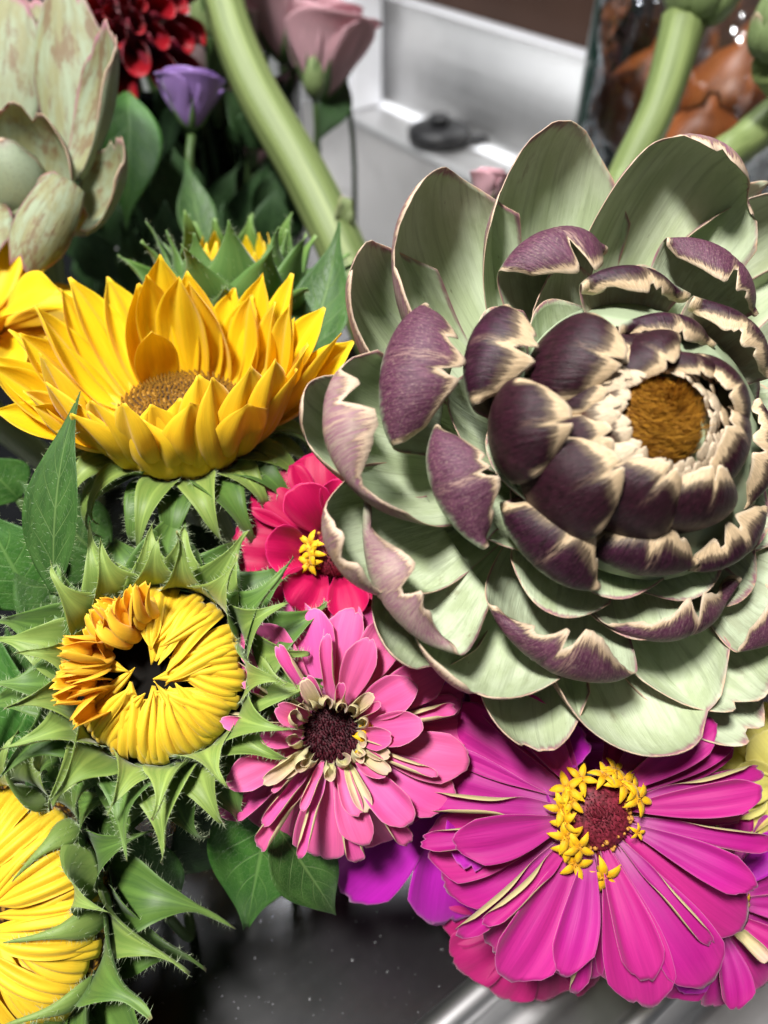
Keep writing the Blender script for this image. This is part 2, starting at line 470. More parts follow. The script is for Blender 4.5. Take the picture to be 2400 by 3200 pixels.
sink = thing('steel_sink_counter', '', '', MS)
del sink['label'], sink['category']
sink['kind'] = 'structure'
X0, X1, Y0, Y1 = 0.20, 0.647, 0.50, 1.30                 # basin opening
DEP = -0.185
def quad(name, x0, x1, y0, y1, z, mat):
    return obj(name, from_arrays(name, [(x0, y0, z), (x1, y0, z), (x1, y1, z), (x0, y1, z)], [(0, 1, 2, 3)]), mat, sink)
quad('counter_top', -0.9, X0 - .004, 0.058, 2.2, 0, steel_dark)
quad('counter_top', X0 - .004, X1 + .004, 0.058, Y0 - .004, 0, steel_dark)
quad('counter_top', X0 - .004, X1 + .004, Y1 + .004, 2.2, 0, steel_a)
# deck behind the basin with a rolled basin rim, cove and backsplash
# wall-side profile: basin floor -> far wall -> rim -> deck -> cove -> backsplash -> white top lip
prof = [(X0 + .06, DEP)] + [(X1 - .03, DEP)] + arc(X1 - .032, DEP + .03, .03, -90, -4, 6) + [(X1 - .002, -.012)] + arc(X1 + .008, -.010, .010, 180, 90, 5)
strip('basin_far_wall', prof, Y0 + .02, Y1 - .02, steel_b, sink, 'y')
prof2 = [(X1 + .008, 0.0), (.712, 0.0)] + arc(.712, .018, .018, -90, 0, 6) + [(.731, .122)] + arc(.737, .122, .006, 180, 90, 4)
strip('backsplash', prof2, -0.35, 2.2, steel_b, sink, 'y')
wl = plain('white_lip', (.78, .79, .82), .35, .5, var=.05)
strip('backsplash_lip', [(.7365, .1285), (.765, .1285), (.765, .10)], -0.35, 2.2, wl, sink, 'y')
strip('base_reflection', [(.7045, .0012), (.7125, .0022), (.7180, .0062)], -0.35, 2.2, wl, sink, 'y')  # pale strip paints the light reflected along the backsplash base
prof3 = [(X0 + .06, DEP + .0005)] + arc(X0 + .032, DEP + .03, .03, -90, -176, 6) + [(X0 + .002, -.012)] + arc(X0 - .008, -.010, .010, 0, 90, 5)
strip('basin_near_wall', prof3, Y0 + .02, Y1 - .02, steel_b, sink, 'y')
prof4 = [(Y0 + .06, DEP + .001)] + arc(Y0 + .032, DEP + .03, .03, -90, -176, 6) + [(Y0 + .002, -.012)] + arc(Y0 - .008, -.010, .010, 0, 90, 5)
strip('basin_side_wall', prof4, X0, X1, steel_a, sink, 'x')
prof5 = [(Y1 - .06, DEP + .001)] + arc(Y1 - .032, DEP + .03, .03, -90, -4, 6) + [(Y1 - .002, -.012)] + arc(Y1 + .008, -.010, .010, 180, 90, 5)
strip('basin_side_wall', prof5, X0, X1, steel_a, sink, 'x')
# near end of the counter: bead, groove, strip, bright rolled lip, drop
pe = [(.058, 0)] + arc(.051, .0, .0065, 0, 180, 8)[1:] + [(.0435, -.006), (.034, -.009), (.026, -.006), (.022, -.001), (.012, 0.0)] + arc(.007, .001, .0045, 40, 230, 8)
pe += [(.004, -.03), (-.004, -.075)] + arc(-.012, -.075, .008, 0, -90, 4) + [(-.06, -.084), (-.066, -.080), (-.072, -.084), (-.13, -.085), (-.136, -.081), (-.142, -.086), (-.35, -.09)]
strip('counter_edge', pe, -0.9, 1.2, steel_a, sink, 'x')
# brown wall above the backsplash
wall_m = plain('brown_wall', (.045, .022, .014), .55, .3, var=.3, scale=9)
wall = obj('wall_brown', from_arrays('wall_brown', [(.768, -1.2, -.3), (.768, 2.6, -.3), (.768, 2.6, 1.3), (.768, -1.2, 1.3), (.80, -1.2, -.3), (.80, 2.6, -.3), (.80, 2.6, 1.3), (.80, -1.2, 1.3)],
           [(0, 1, 2, 3), (4, 7, 6, 5), (0, 3, 7, 4), (1, 5, 6, 2), (3, 2, 6, 7), (0, 4, 5, 1)], smooth=False), wall_m, None, MS, 'structure')

# ------------------------------------------------------------------ materials of the plants
GREEN_IN = (.36, .44, .29)
m_outer = bract_mat('bract_open', (.57, .65, .45), (.45, .53, .32), (.30, .36, .22), (.24, .10, .15), (.34, .26, .21), (.62, .42, .28), .58, .85, .04, .05, .02, .45)
m_mid = bract_mat('bract_purple', (.44, .51, .35), (.34, .38, .25), (.42, .50, .33), (.055, .013, .034), (.14, .050, .085), (.66, .48, .31), .47, .60, .06, .06, .018, .5, .48)
m_dark = bract_mat('bract_dark', (.36, .34, .24), (.32, .26, .18), (.42, .49, .33), (.011, .003, .006), (.048, .009, .028), (.74, .55, .34), .44, .56, .15, .1, .035, .10, .42)
m_heart = bract_mat('bract_heart', (.36, .34, .24), (.32, .26, .18), (.07, .04, .03), (.009, .002, .004), (.040, .008, .018), (.74, .55, .34), .05, .2, .17, .3, .04, .06, .42)
m_core = bract_mat('bract_core', (.50, .36, .22), (.42, .29, .16), (.12, .06, .025), (.035, .011, .008), (.09, .032, .018), (.78, .62, .43), .1, .3, .34, .4, .08, .2, .45)
m_green_core = plain('artichoke_flesh', (.34, .41, .26), .5, var=.25, scale=90)
m_floret = (lambda b: b.done(b.mix(b.step(b.uvs()[0], 0.2, 1.0), (.14, .05, .005), b.mix(b.uvs()[1], (.72, .36, .035), (.26, .095, .008))), .55, .3))(NB('floret_fibre'))
m_stem = (lambda b: b.done(b.mix(b.step(b.noise(b.vec(b.math('MULTIPLY', b.uvs()[1], 9.), b.uvs()[0], 0.), 2.2, 4), .4, .65), (.22, .28, .10), (.10, .145, .045)), .5, .35))(NB('pale_stem'))
m_stem_dark = plain('dark_stem', (.06, .11, .03), .5, var=.3)

yl_stops = [(0, (.84, .46, .008)), (.25, (.93, .62, .008)), (.7, (.96, .72, .012)), (1, (.96, .74, .025))]
m_yellow = petal_mat('sunflower_petal', yl_stops, (.90, .55, .03), (.93, .62, .05), .03, .16, .30, .5, back_mix=.5)
m_yellow2 = petal_mat('sunflower_petal_young', [(0, (.52, .42, .03)), (.2, (.80, .52, .015)), (1, (.92, .58, .012))], (.88, .60, .04), (.9, .62, .05), .03, .34, .18, .5, back_mix=.6)
m_orange = petal_mat('sunflower_petal_crumpled', [(0, (.88, .44, .01)), (1, (.92, .50, .018))], (.93, .58, .04), (.95, .62, .06), .05, .15, .25, .5, back_mix=.7)
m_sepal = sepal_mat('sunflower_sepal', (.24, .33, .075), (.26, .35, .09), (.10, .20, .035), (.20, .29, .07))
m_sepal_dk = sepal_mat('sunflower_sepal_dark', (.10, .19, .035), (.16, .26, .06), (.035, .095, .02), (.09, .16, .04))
m_leaf = leaf_mat('sunflower_leaf', (.030, .085, .016), (.052, .13, .026), (.16, .26, .08), (.10, .18, .06))
m_leaf_dk = leaf_mat('dark_shaded_leaf', (.018, .050, .014), (.030, .075, .022), (.05, .11, .035), (.03, .06, .025), rough=.55, transl=.06)  # dark foliage green, with the shade of background and gaps put into it
m_leaf_br = leaf_mat('bright_leaf', (.035, .125, .018), (.060, .17, .028), (.16, .30, .08), (.10, .20, .06))
m_disc_brown = (lambda b: b.done(b.mix(b.step(b.voronoi(b.objco(), 520), .3, .6), (.38, .19, .02), (.035, .016, .006)), .6, .3))(NB('sunflower_disc'))
m_black = plain('dark_centre', (.006, .005, .004), .8, .1)
m_star = petal_mat('star_floret', [(0, (.60, .26, .004)), (.5, (.86, .50, .006)), (1, (.90, .52, .01))], (.80, .42, .006), (.92, .56, .01), .05, .12, .1, .5, back_mix=.8)
m_magenta = petal_mat('zinnia_magenta', [(0, (.46, .15, .34)), (.3, (.42, .024, .25)), (.8, (.45, .010, .235)), (1, (.47, .018, .22))], (.58, .50, .24), (.62, .16, .40), .014, .20, .20, .55, hue2=(.50, .020, .22))
m_cerise = petal_mat('zinnia_cerise', [(0, (.34, .010, .12)), (1, (.42, .012, .14))], (.45, .10, .20), (.55, .06, .22), .02, .2, .18, .55)
m_purple = petal_mat('zinnia_purple', [(0, (.40, .10, .40)), (.3, (.42, .012, .38)), (1, (.46, .010, .40))], (.45, .12, .36), (.55, .10, .45), .025, .18, .22, .55)
m_pink = petal_mat('zinnia_pink', [(0, (.74, .34, .56)), (.3, (.68, .12, .40)), (.8, (.72, .085, .34)), (1, (.75, .12, .36))], (.62, .52, .28), (.78, .34, .46), .016, .20, .20, .58, hue2=(.74, .13, .33))
m_pink_dry = petal_mat('zinnia_dry_petal', [(0, (.52, .50, .20)), (.6, (.60, .48, .28)), (1, (.62, .40, .32))], (.60, .54, .28), (.65, .52, .34), .05, .3, .12, .65)
m_crimson = petal_mat('zinnia_crimson', [(0, (.32, .003, .05)), (.4, (.48, .002, .07)), (1, (.54, .003, .085))], (.52, .05, .16), (.65, .02, .16), .025, .16, .2, .5)
m_pale_yel = petal_mat('yellow_petal', [(0, (.70, .66, .16)), (1, (.86, .78, .24))], (.8, .74, .25), (.88, .8, .3), .03, .15, .3, .5)
m_zdisc = (lambda b: b.done(b.mix(b.step(b.noise(b.objco(), 900, 3), .4, .65), (.09, .006, .012), (.22, .02, .04)), .55, .35))(NB('zinnia_disc'))
m_zdisc_dk = (lambda b: b.done(b.mix(b.step(b.noise(b.objco(), 900, 3), .4, .65), (.010, .002, .004), (.035, .004, .009)), .6, .3))(NB('zinnia_disc_dark'))
m_zdisc_hollow = (lambda b: b.done(b.mix(b.step(b.noise(b.objco(), 900, 3), .4, .65), (.030, .002, .006), (.085, .006, .016)), .6, .3))(NB('zinnia_disc_hollow_shade'))  # darker disc colour stands in for the shade of a hollow
m_bead = plain('floret_bud', (.50, .24, .04), .5, var=.3, scale=900)
m_lis_pink = petal_mat('lisianthus_pink', [(0, (.45, .50, .26)), (.25, (.70, .42, .46)), (1, (.76, .46, .52))], (.74, .45, .51), (.72, .48, .52), .04, .12, .25, .55)
m_lis_pale = petal_mat('lisianthus_pale', [(0, (.55, .50, .36)), (1, (.68, .48, .48))], (.66, .48, .50), (.72, .55, .56), .04, .12, .25, .55)
m_lis_purple = petal_mat('lisianthus_purple', [(0, (.30, .22, .42)), (1, (.36, .20, .56))], (.36, .22, .55), (.42, .28, .6), .04, .15, .25, .55)
m_red = petal_mat('dahlia_red', [(0, (.03, .001, .002)), (.5, (.20, .002, .007)), (1, (.34, .003, .012))], (.16, .006, .02), (.40, .02, .03), .04, .2, .12, .45)
m_artL = bract_mat('bract_pale_old', (.27, .32, .21), (.24, .24, .12), (.25, .30, .20), (.20, .12, .13), (.24, .20, .16), (.36, .22, .13), .75, 1.05, .05, .08, .05, .9)
m_artS = bract_mat('bract_small_green', (.24, .30, .14), (.20, .26, .10), (.20, .27, .11), (.22, .20, .12), (.24, .26, .14), (.40, .28, .16), .7, 1.0, .08, .08, .05, .4)

def stem_to_counter(root, M, r=.004, off=(0, 0, -.01), mat=None, name='stem', lean=(0.0, 0.03)):
    """a stalk from the flower base down to the counter, in world space, parented to the flower"""
    a = M @ Vector(off)
    zax = M.to_3x3() @ Vector((0, 0, 1))
    b = a - zax * .03
    c = Vector((a.x + lean[0] - zax.x * .05, a.y + lean[1] - zax.y * .05 + .02, COUNTER_Z + (a.z - COUNTER_Z) * .35))
    e = Vector((c.x + lean[0], c.y + lean[1], COUNTER_Z + r * .6))
    Mi = M.inverted()
    me = tube(name, [Mi @ p for p in (a, b, c, e)], [r, r, r * .9, r * .9], 10)
    return obj(name, me, mat or m_stem, root)

# ------------------------------------------------------------------ the big artichoke bloom
def big_artichoke():
    d = .245
    s = d / FPX
    FV = 2400 / 1659.0
    M = frame(P(1953, 1390, d), cdir(.27, .17, 1.0))
    root = thing('artichoke_bloom', 'large open artichoke bloom with pale green bracts and dark purple tan-edged heart', 'artichoke', M)
    rng = random.Random(5)
    prof = [(90, -150), (190, -120), (330, -40), (420, 40), (430, 90), (380, 160), (300, 215), (200, 260), (120, 275)]
    obj('receptacle', lathe('receptacle', [(a * s, b * s) for a, b in prof], 48), m_green_core, root)
    # short pale bracts that close the gaps between the rings
    for k in range(22):
        a = 2 * math.pi * (k + rng.uniform(-.2, .2)) / 22
        Rf = (600 if k % 2 else 500) * s; zf = 40 if k % 2 else 95
        th = [14, 18, 26, 36, 50]
        S, X, Z, A = centreline(th, 1.0)
        L = (Rf - 150 * s) / X.max()
        me = sheet('bract', L, 165 * s, [.6, .8, 1.0, 1.05, .85], th, [20, 26, 32, 36], 16, 14, tip_round=.22, ripple=.03, thick=.0014, seed=60 + k)
        obj('bract', me, m_outer, root, Rz(a) @ T(150 * s, 0, zf * s - Z[-1] * L) @ Rx(R_(12)))
    # ---- open outer bracts: (tip x, tip y in view px, width, level of tip, end curl, r_in, material)
    outer = [
        # lower, outermost layer first
        (655, 950, 250, -10, 70, 200), (860, 1430, 250, -70, 60, 200), (1180, 1632, 240, -40, 60, 200), (1640, 1592, 260, -40, 50, 220), (1622, 345, 220, -20, 60, 200),
        (745, 605, 270, 20, 75, 200),
        # main layer
        (872, 428, 375, 60, 78, 160), (1185, 268, 385, 55, 66, 160), (1500, 305, 370, 75, 105, 160), (1730, 390, 340, 60, 70, 160),
        (712, 985, 320, 90, 112, 180), (735, 1225, 270, 30, 95, 190), (1030, 1515, 330, 10, 80, 170), (1475, 1618, 375, 0, 72, 170), (1680, 1478, 320, 20, 70, 170),
        (1930, 560, 300, 40, 70, 170), (2040, 860, 310, 40, 70, 170), (2020, 1180, 310, 30, 70, 170), (1880, 1420, 300, 20, 70, 170)]
    for i, (tx, ty, wd, zt, curl, rin) in enumerate(outer):
        p = local_on(M, tx * FV, ty * FV, zt * s)
        R = math.hypot(p.x, p.y); phi = math.atan2(p.y, p.x)
        th = [2, 4, 7, 12, 20, 32, 46, max(60, curl * .85), curl + 26]
        if curl > 100: th = [6, 8, 10, 14, 18, 24, 30, 38, 50, 74, curl + 30, curl + 60]
        S, X, Z, A = centreline(th, 1.0)
        L = (R - rin * s) / X.max()
        k = int(np.argmax(X))
        z0 = zt * s - Z[k] * L
        me = sheet('bract', L, wd * FV * s * .5 * 1.2, [.50, .62, .82, 1.02, 1.12, 1.08, .92], th, [16, 26, 40, 56, 66, 70], 28, 24,
                   tip_round=.30, tip_pow=2.4, notch=.03 if rng.random() < .6 else .01, notch_w=.06, notch_at=rng.uniform(-.3, .3),
                   ripple=.05, rfreq=2.0, thick=.0016, seed=100 + i, ragged=.002, nicks=1, edge=rng.uniform(0, .15), side=rng.uniform(-.05, .05), twist=rng.uniform(-4, 4))
        ob_ = obj('bract', me, m_outer, root, Rz(phi) @ T(rin * s, 0, z0) @ Rx(R_(10)))
        if tx == 1475: wet = ob_
    # ---- middle rings: bracts that open outwards and hook their purple tips back over: (flap centre, tangential width, radial length, level)
    hooked = [
        (885, 1275, 300, 85, 95, m_outer), (1258, 1408, 290, 105, 110, m_mid), (1515, 1325, 280, 90, 125, m_mid),
        (930, 785, 270, 160, 165, m_mid), (1238, 530, 240, 150, 150, m_mid), (1575, 565, 240, 120, 150, m_mid), (1790, 760, 240, 120, 170, m_mid),
        (1830, 1050, 240, 120, 170, m_mid), (1730, 1290, 240, 120, 150, m_mid), (1028, 1042, 215, 115, 200, m_mid),
        (1105, 748, 195, 130, 250, m_dark), (1395, 600, 225, 80, 230, m_dark), (1238, 1168, 210, 120, 235, m_dark), (1430, 1180, 205, 105, 255, m_dark),
        (1620, 1145, 190, 100, 250, m_dark), (1665, 960, 200, 100, 270, m_dark), (1612, 705, 205, 95, 265, m_dark), (1460, 702, 205, 72, 280, m_dark)]
    for i, (cx, cy, wd, rl, zl, mm) in enumerate(hooked):
        p = local_on(M, cx * FV, cy * FV, zl * s)
        R = math.hypot(p.x, p.y); phi = math.atan2(p.y, p.x)
        th = [12, 14, 18, 22, 30, 52, 100, 150, 178] if i < 3 else [14, 20, 30, 52, 98, 142, 168, 182]
        S, X, Z, A = centreline(th, 1.0)
        L = .86 * rl * FV * s / (X.max() - X[-1])
        r0 = R - (X.max() + X[-1]) * .5 * L
        z0 = zl * s - Z.max() * L
        me = sheet('bract', L, wd * FV * s * .5 * 1.22, [.72, .84, .96, 1.04, 1.06, 1.0, .84, .55], th, [14, 20, 28, 40, 50, 54, 56], 34, 24,
                   tip_round=.13, tip_pow=2.4, notch=.13, notch_w=.085, notch_at=rng.uniform(-.2, .2), ripple=.06, rfreq=2.0, thick=.0013, seed=200 + i, ragged=.003, nicks=2,
                   side=rng.uniform(-.04, .04), twist=rng.uniform(-8, 8))
        obj('bract', me, mm, root, Rz(phi) @ T(r0, 0, z0) @ Rx(R_(5)))
    # ---- closed dome bracts: (flap centre x, y, tangential width, radial length, level, lift, material)
    dome = [
        (1254, 762, 185, 150, 325, 10, m_heart), (1146, 918, 168, 145, 318, 8, m_heart), (1252, 1040, 180, 150, 328, 6, m_heart), (1385, 1072, 165, 140, 335, 4, m_heart),
        (1515, 1082, 185, 130, 335, 4, m_heart), (1590, 960, 175, 130, 340, 4, m_heart), (1578, 838, 160, 110, 345, 8, m_heart), (1395, 765, 190, 95, 345, 6, m_heart),
        (1490, 790, 150, 70, 348, 2, m_heart)]
    for i, (cx, cy, wd, rl, zl, lift, mm) in enumerate(dome):
        cx = 1450 + (cx - 1450) * 1.07; cy = 897 + (cy - 897) * 1.07; zl -= 14
        p = local_on(M, cx * FV, cy * FV, zl * s)
        R = math.hypot(p.x, p.y); phi = math.atan2(p.y, p.x)
        a = 0 if zl > 310 else (12 if zl > 240 else 20)
        th = [86 - a, 98 - a, 116 - a, 138 - a * .5, 158, 168 + lift * .4]
        L = rl * FV * s * 1.42
        S, X, Z, A = centreline(th, L)
        k = int(.58 * 240)
        r0 = R - X[k]; z0 = zl * s - Z[k] + .002
        hw = wd * FV * s * .5
        me = sheet('bract', L, hw * 1.06, [1.05, 1.15, 1.16, 1.08, .90, .60], th, [34, 36, 42, 52, 60, 56], 28, 22,
                   tip_round=.16, tip_pow=2.2, notch=.15, notch_w=.055, notch_at=rng.uniform(-.12, .12), ripple=.045, rfreq=2.0,
                   thick=.0013, seed=300 + i, ragged=.006, side=rng.uniform(-.04, .04), twist=rng.uniform(-8, 8))
        obj('bract', me, mm, root, Rz(phi) @ T(r0, 0, z0))
    # ---- small tan bracts round the heart
    c = local_on(M, 1450 * FV, 897 * FV, 372 * s)
    Mc = T(c.x, c.y, 0)
    for ring, (n, rr, zz, wd, ln) in enumerate([(9, 226, 330, 170, 250), (9, 182, 346, 132, 190), (11, 146, 358, 88, 120)]):
        for k in range(n):
            ph = 2 * math.pi * (k + .5 * ring + rng.uniform(-.15, .15)) / n
            th = [92, 102, 120, 140, 152]
            L = ln * s * rng.uniform(.9, 1.1)
            S, X, Z, A = centreline(th, L)
            me = sheet('heart_bract', L, wd * s * .56, [1.0, 1.1, 1.05, .95, .7], th, [30, 36, 44, 44], 18, 16, tip_round=.14, notch=.13, notch_w=.08,
                       notch_at=rng.uniform(-.2, .2), ripple=.06, thick=.0010, seed=400 + ring * 20 + k, ragged=.008)
            obj('heart_bract', me, m_heart if ring == 0 else m_core, root, Mc @ Rz(ph) @ T(rr * s - X[-1] * .55, 0, zz * s - Z[-1] * .9))
    # ---- orange florets
    rs = np.random.RandomState(3)
    V, F, A = [], [], []
    for k in range(4200):
        q = math.sqrt(rs.rand()) * 128 * s; t = rs.rand() * 6.283
        bx, by = q * math.cos(t), q * math.sin(t)
        bz = (306 + 62 * (1 - (q / (128 * s)) ** 2)) * s
        sw = t + 1.2
        dr = np.array([-bx * 5 / s / 128 * .16 + .42 * math.cos(sw), -by * 5 / s / 128 * .16 + .42 * math.sin(sw), 1.0]) + rs.normal(0, .22, 3)
        dr /= np.linalg.norm(dr)
        ln = rs.uniform(36, 78) * s
        b = np.array([bx, by, bz]); sd = np.cross(dr, rs.normal(0, 1, 3)); sd = sd / np.linalg.norm(sd) * 2.3 * s
        sd2 = np.cross(dr, sd)
        o = len(V)
        V += [b + sd, b - .5 * sd + .87 * sd2, b - .5 * sd - .87 * sd2, b + dr * ln]
        rv = rs.rand(); A += [(0, rv, 0)] * 3 + [(1, rv, 0)]
        F += [(o, o + 1, o + 3), (o + 1, o + 2, o + 3), (o + 2, o, o + 3)]
    obj('floret_tuft', from_arrays('floret_tuft', V, F, A, smooth=False), m_floret, root, Mc, 'stuff')
    obj('floret_bed', lathe('floret_bed', [(a * s, b * s) for a, b in [(140, 230), (138, 300), (110, 340), (60, 360), (5, 366)]], 32), m_floret, root, Mc)
    stem_to_counter(root, M, .012, (0, 0, -.012), lean=(.02, .03))
    # water drops on one wet bract
    rs = np.random.RandomState(9)
    vs_ = wet.data.vertices
    Mw = M @ wet.matrix_basis
    for k in range(9):
        i = rs.randint(14, 20); j = rs.randint(6, 17)
        v = vs_[i * 25 + j]
        co = Mw @ v.co; n = (Mw.to_3x3() @ v.normal).normalized()
        if n.dot(-co) < 0: n = -n
        r = rs.uniform(4, 10) * s
        me = lathe('water_drop', [(r * .9, -r * .1), (r, r * .1), (r * .85, r * .35), (r * .5, r * .52), (r * .05, r * .58)], 16, bump=.06, seed=k)
        o = obj('water_drop', me, m_water, None, frame(co, n))
        tag(o, 'tiny clear water drop on a wet lower bract of the artichoke bloom', 'water drop', 'water drops on the artichoke bloom')
    return root
m_water = (lambda b: (b.bsdf.inputs['Transmission Weight'].__setattr__('default_value', 1.0), b.bsdf.inputs['IOR'].__setattr__('default_value', 1.33), b.done((1, 1, 1), .01, .5))[2])(NB('water'))
big_artichoke()

# ------------------------------------------------------------------ sunflowers
def open_sunflower():
    d = .290; s = d / FPX
    M = frame(P(565, 1275, d), cdir(.0, .74, .67))
    root = thing('sunflower', 'open yellow sunflower with cupped petals around a brown disc beside the artichoke bloom', 'sunflower', M)
    rng = random.Random(11)
    dsk = obj('disc', lathe('disc', [(a * s, b * s) for a, b in [(150, -150), (225, -110), (222, -40), (200, -5), (170, 14), (120, 22), (70, 16), (25, 6), (2, 2)]], 48), m_disc_brown, root)
    # tiny disc florets
    V, F = [], []
    for k in range(520):
        r = 190 * math.sqrt((k + .5) / 520); t = k * 2.39996
        x, y = r * math.cos(t) * s, r * math.sin(t) * s; z = (14 + 8 * math.sin(r / 190 * 3.1)) * s
        o = len(V); q = 4.2 * s
        V += [(x - q, y - q, z), (x + q, y - q, z), (x + q, y + q, z), (x - q, y + q, z), (x, y, z + 13 * s)]
        F += [(o, o + 1, o + 4), (o + 1, o + 2, o + 4), (o + 2, o + 3, o + 4), (o + 3, o, o + 4)]
    obj('disc_florets', from_arrays('disc_florets', V, F, smooth=False), plain('disc_floret', (.30, .15, .015), .6, var=.5, scale=500), dsk, None, 'stuff')
    def elev(a):                       # how steeply the petals stand, by direction (0 right, 90 far, 180 left, 270 near)
        c, q = math.cos(a), math.sin(a)
        e = 66
        if c < 0: e -= 26 * (-c) ** 1.5
        else: e -= 12 * c ** 1.5
        e += 12 * max(0, q) + 24 * max(0, -q) ** 1.2
        return e
    n = 17
    for row in range(3):
        for k in range(n):
            a = 2 * math.pi * (k + row / 3.0 + rng.uniform(-.2, .2)) / n
            e = elev(a) + (row - 1) * 8 + rng.uniform(-11, 11)
            L = (410 + rng.uniform(-75, 50)) * s * (1 - .36 * max(0, -math.sin(a)) ** 1.5)
            bend = rng.uniform(8, 26)
            th = [e - 26, e - 8, e + bend * .3, e + bend * .6, e + bend - 6]
            me = sheet('petal', L, rng.uniform(72, 98) * s, [.60, .84, 1.0, 1.04, .96, .62, .04], th, [26, 30, 26, 24, 30], 20, 12, ripple=.06, rfreq=1.6,
                       groove=.13, gk=2.0, thick=.0004, seed=row * 50 + k, side=rng.uniform(-.10, .10), twist=rng.uniform(-34, 34))
            r0 = (212 + row * 8) * s
            obj('petal', me, m_yellow, root, Rz(a) @ T(r0, 0, (-96 + (2 - row) * 14) * s))
    # petals that flop forwards over the disc
    for a, e, L in ((122, 98, 250),):
        me = sheet('petal', L * s, 74 * s, [.6, .9, 1.0, .95, .62, .04], [84, 92, e, e + 16, e + 30], [26, 30, 24, 20, 24], 20, 12, ripple=.07, groove=.07, thick=.0004, seed=a)
        obj('petal', me, m_yellow, root, Rz(R_(a)) @ T(196 * s, 0, -40 * s))
    # green sepals curling out and down
    for row in range(2):
        for k in range(15):
            a = 2 * math.pi * (k + row * .5 + rng.uniform(-.15, .15)) / 15
            L = rng.uniform(250, 340) * s
            t0 = rng.uniform(2, 24) - row * 16
            th = [t0 + 30, t0 + 5, t0 - 35, t0 - 80, t0 - rng.uniform(95, 150)]
            me = sheet('sepal', L, rng.uniform(60, 80) * s, [.75, 1.0, .74, .40, .20, .05], th, [40, 36, 40, 46, 40], 18, 8, ripple=.06, thick=.0006, seed=900 + row * 30 + k,
                       hairs=170, hair_len=.0022, side=rng.uniform(-.18, .18), twist=rng.uniform(-40, 40))
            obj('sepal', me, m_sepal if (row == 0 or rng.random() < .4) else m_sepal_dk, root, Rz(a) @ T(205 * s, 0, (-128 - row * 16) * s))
    stem_to_counter(root, M, .009, (0, 0, -.015), lean=(.0, .01))
    return root
open_sunflower()

def bud_sunflower(px, py, d, axis, label, base_r, tip_r, petal_h, sep_r, sep_L, seed, hole=True, sector=None, crump=(), inward=0, nsep=(13, 13, 12), swirl=0.0):
    s = d / FPX
    M = frame(P(px, py, d), cdir(*axis))
    root = thing('sunflower', label, 'sunflower', M)
    rng = random.Random(seed)
    obj('disc', lathe('disc', [(a * s, b * s) for a, b in [(base_r * .6, -130), (base_r * 1.0, -80), (base_r * .98, -30), (base_r * .8, -14), (base_r * .4, -20), (3, -24)]], 40), m_black if hole else m_disc_brown, root)
    n = 22 if base_r < 300 else 27
    for row in range(2):
        for k in range(n):
            a = 2 * math.pi * (k + row * .5 + rng.uniform(-.4, .4)) / n
            deg = math.degrees(a) % 360
            if any(lo < deg < hi for lo, hi in crump) and (row == 1 or rng.random() < .5): continue
            span = base_r - tip_r * rng.uniform(.5, 1.6)
            L = math.hypot(span, petal_h) * s * rng.uniform(1.0, 1.13)
            e = 180 - math.degrees(math.atan2(petal_h, span))
            e += rng.uniform(-11, 9); th = [e - 46, e - 20, e + 4, e + 16, e + 20 + rng.uniform(-24, 20)]
            me = sheet('petal', L, rng.uniform(24, 42) * s * min(base_r / 270, 1.25), [.85, 1.0, 1.0, .90, .66, .06], th, [10, 16, 20, 26, 34], 18, 14, ripple=.12, rfreq=1.5, groove=.22, gk=2.5,
                       thick=.0005, seed=seed * 100 + row * 40 + k, side=rng.uniform(-.2, .2), twist=rng.uniform(-60, 60))
            obj('petal', me, m_yellow2, root, Rz(a) @ T((base_r - row * 16) * s, 0, (-24 + row * 16) * s))
    for lo, hi in crump:
        m = int((hi - lo) / 11)
        for k in range(m * 2):
            a = R_(lo + (hi - lo) * (k + rng.uniform(.2, .8)) / (m * 2))
            L = rng.uniform(120, 190) * s
            th = [100, 118, 95, 50, rng.uniform(-10, 40)]
            me = sheet('crumpled_petal', L, rng.uniform(52, 80) * s, [.5, .8, 1.0, 1.0, .9, .6], th, [20, 60, 110, 130, 120], 22, 16, ripple=.2, rfreq=2.4, groove=.10, thick=.0005,
                       seed=seed * 7 + k + int(lo), side=rng.uniform(-.3, .3), twist=rng.uniform(-70, 70), ragged=.03)
            obj('crumpled_petal', me, m_orange, root, Rz(a) @ T((base_r - rng.uniform(30, 95)) * s, 0, rng.uniform(-10, 50) * s))
    for row, ns in enumerate(nsep):
        for k in range(ns):
            a = 2 * math.pi * (k + row * .37 + rng.uniform(-.2, .2)) / ns
            L = sep_L * rng.uniform(.8, 1.15) * s * (1 + .14 * row)
            t0 = [70, 42, 10][row] + rng.uniform(-12, 12)
            hook = rng.uniform(-1, 1); thin = 1.0
            th = [t0 + 24, t0 + 4, t0 - 26, t0 - 52, t0 - 70 + 60 * hook]
            if inward and row == 0 and rng.random() < inward:
                t0 = 118 + rng.uniform(-8, 20); th = [t0 - 40, t0 - 10, t0 + 22, t0 + 38, t0 + 44]; thin = .42
            me = sheet('sepal', L, thin * rng.uniform(82, 116) * s * (1 + .1 * row) * min(sep_r / 285, 1.1), [.9, 1.06, .88, .48, .22, .10, .02], th, [30, 34, 46, 64, 60], 18, 8, ripple=.08, thick=.0007, seed=seed * 31 + row * 30 + k,
                       hairs=190, hair_len=.0020, side=rng.uniform(-.3, .3) + swirl, twist=rng.uniform(-60, 60))
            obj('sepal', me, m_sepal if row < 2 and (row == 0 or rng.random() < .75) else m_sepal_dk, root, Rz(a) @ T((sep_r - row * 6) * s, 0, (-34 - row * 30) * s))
    stem_to_counter(root, M, .009, (0, 0, -.012), lean=(-.01, .01))
    return root, M, s
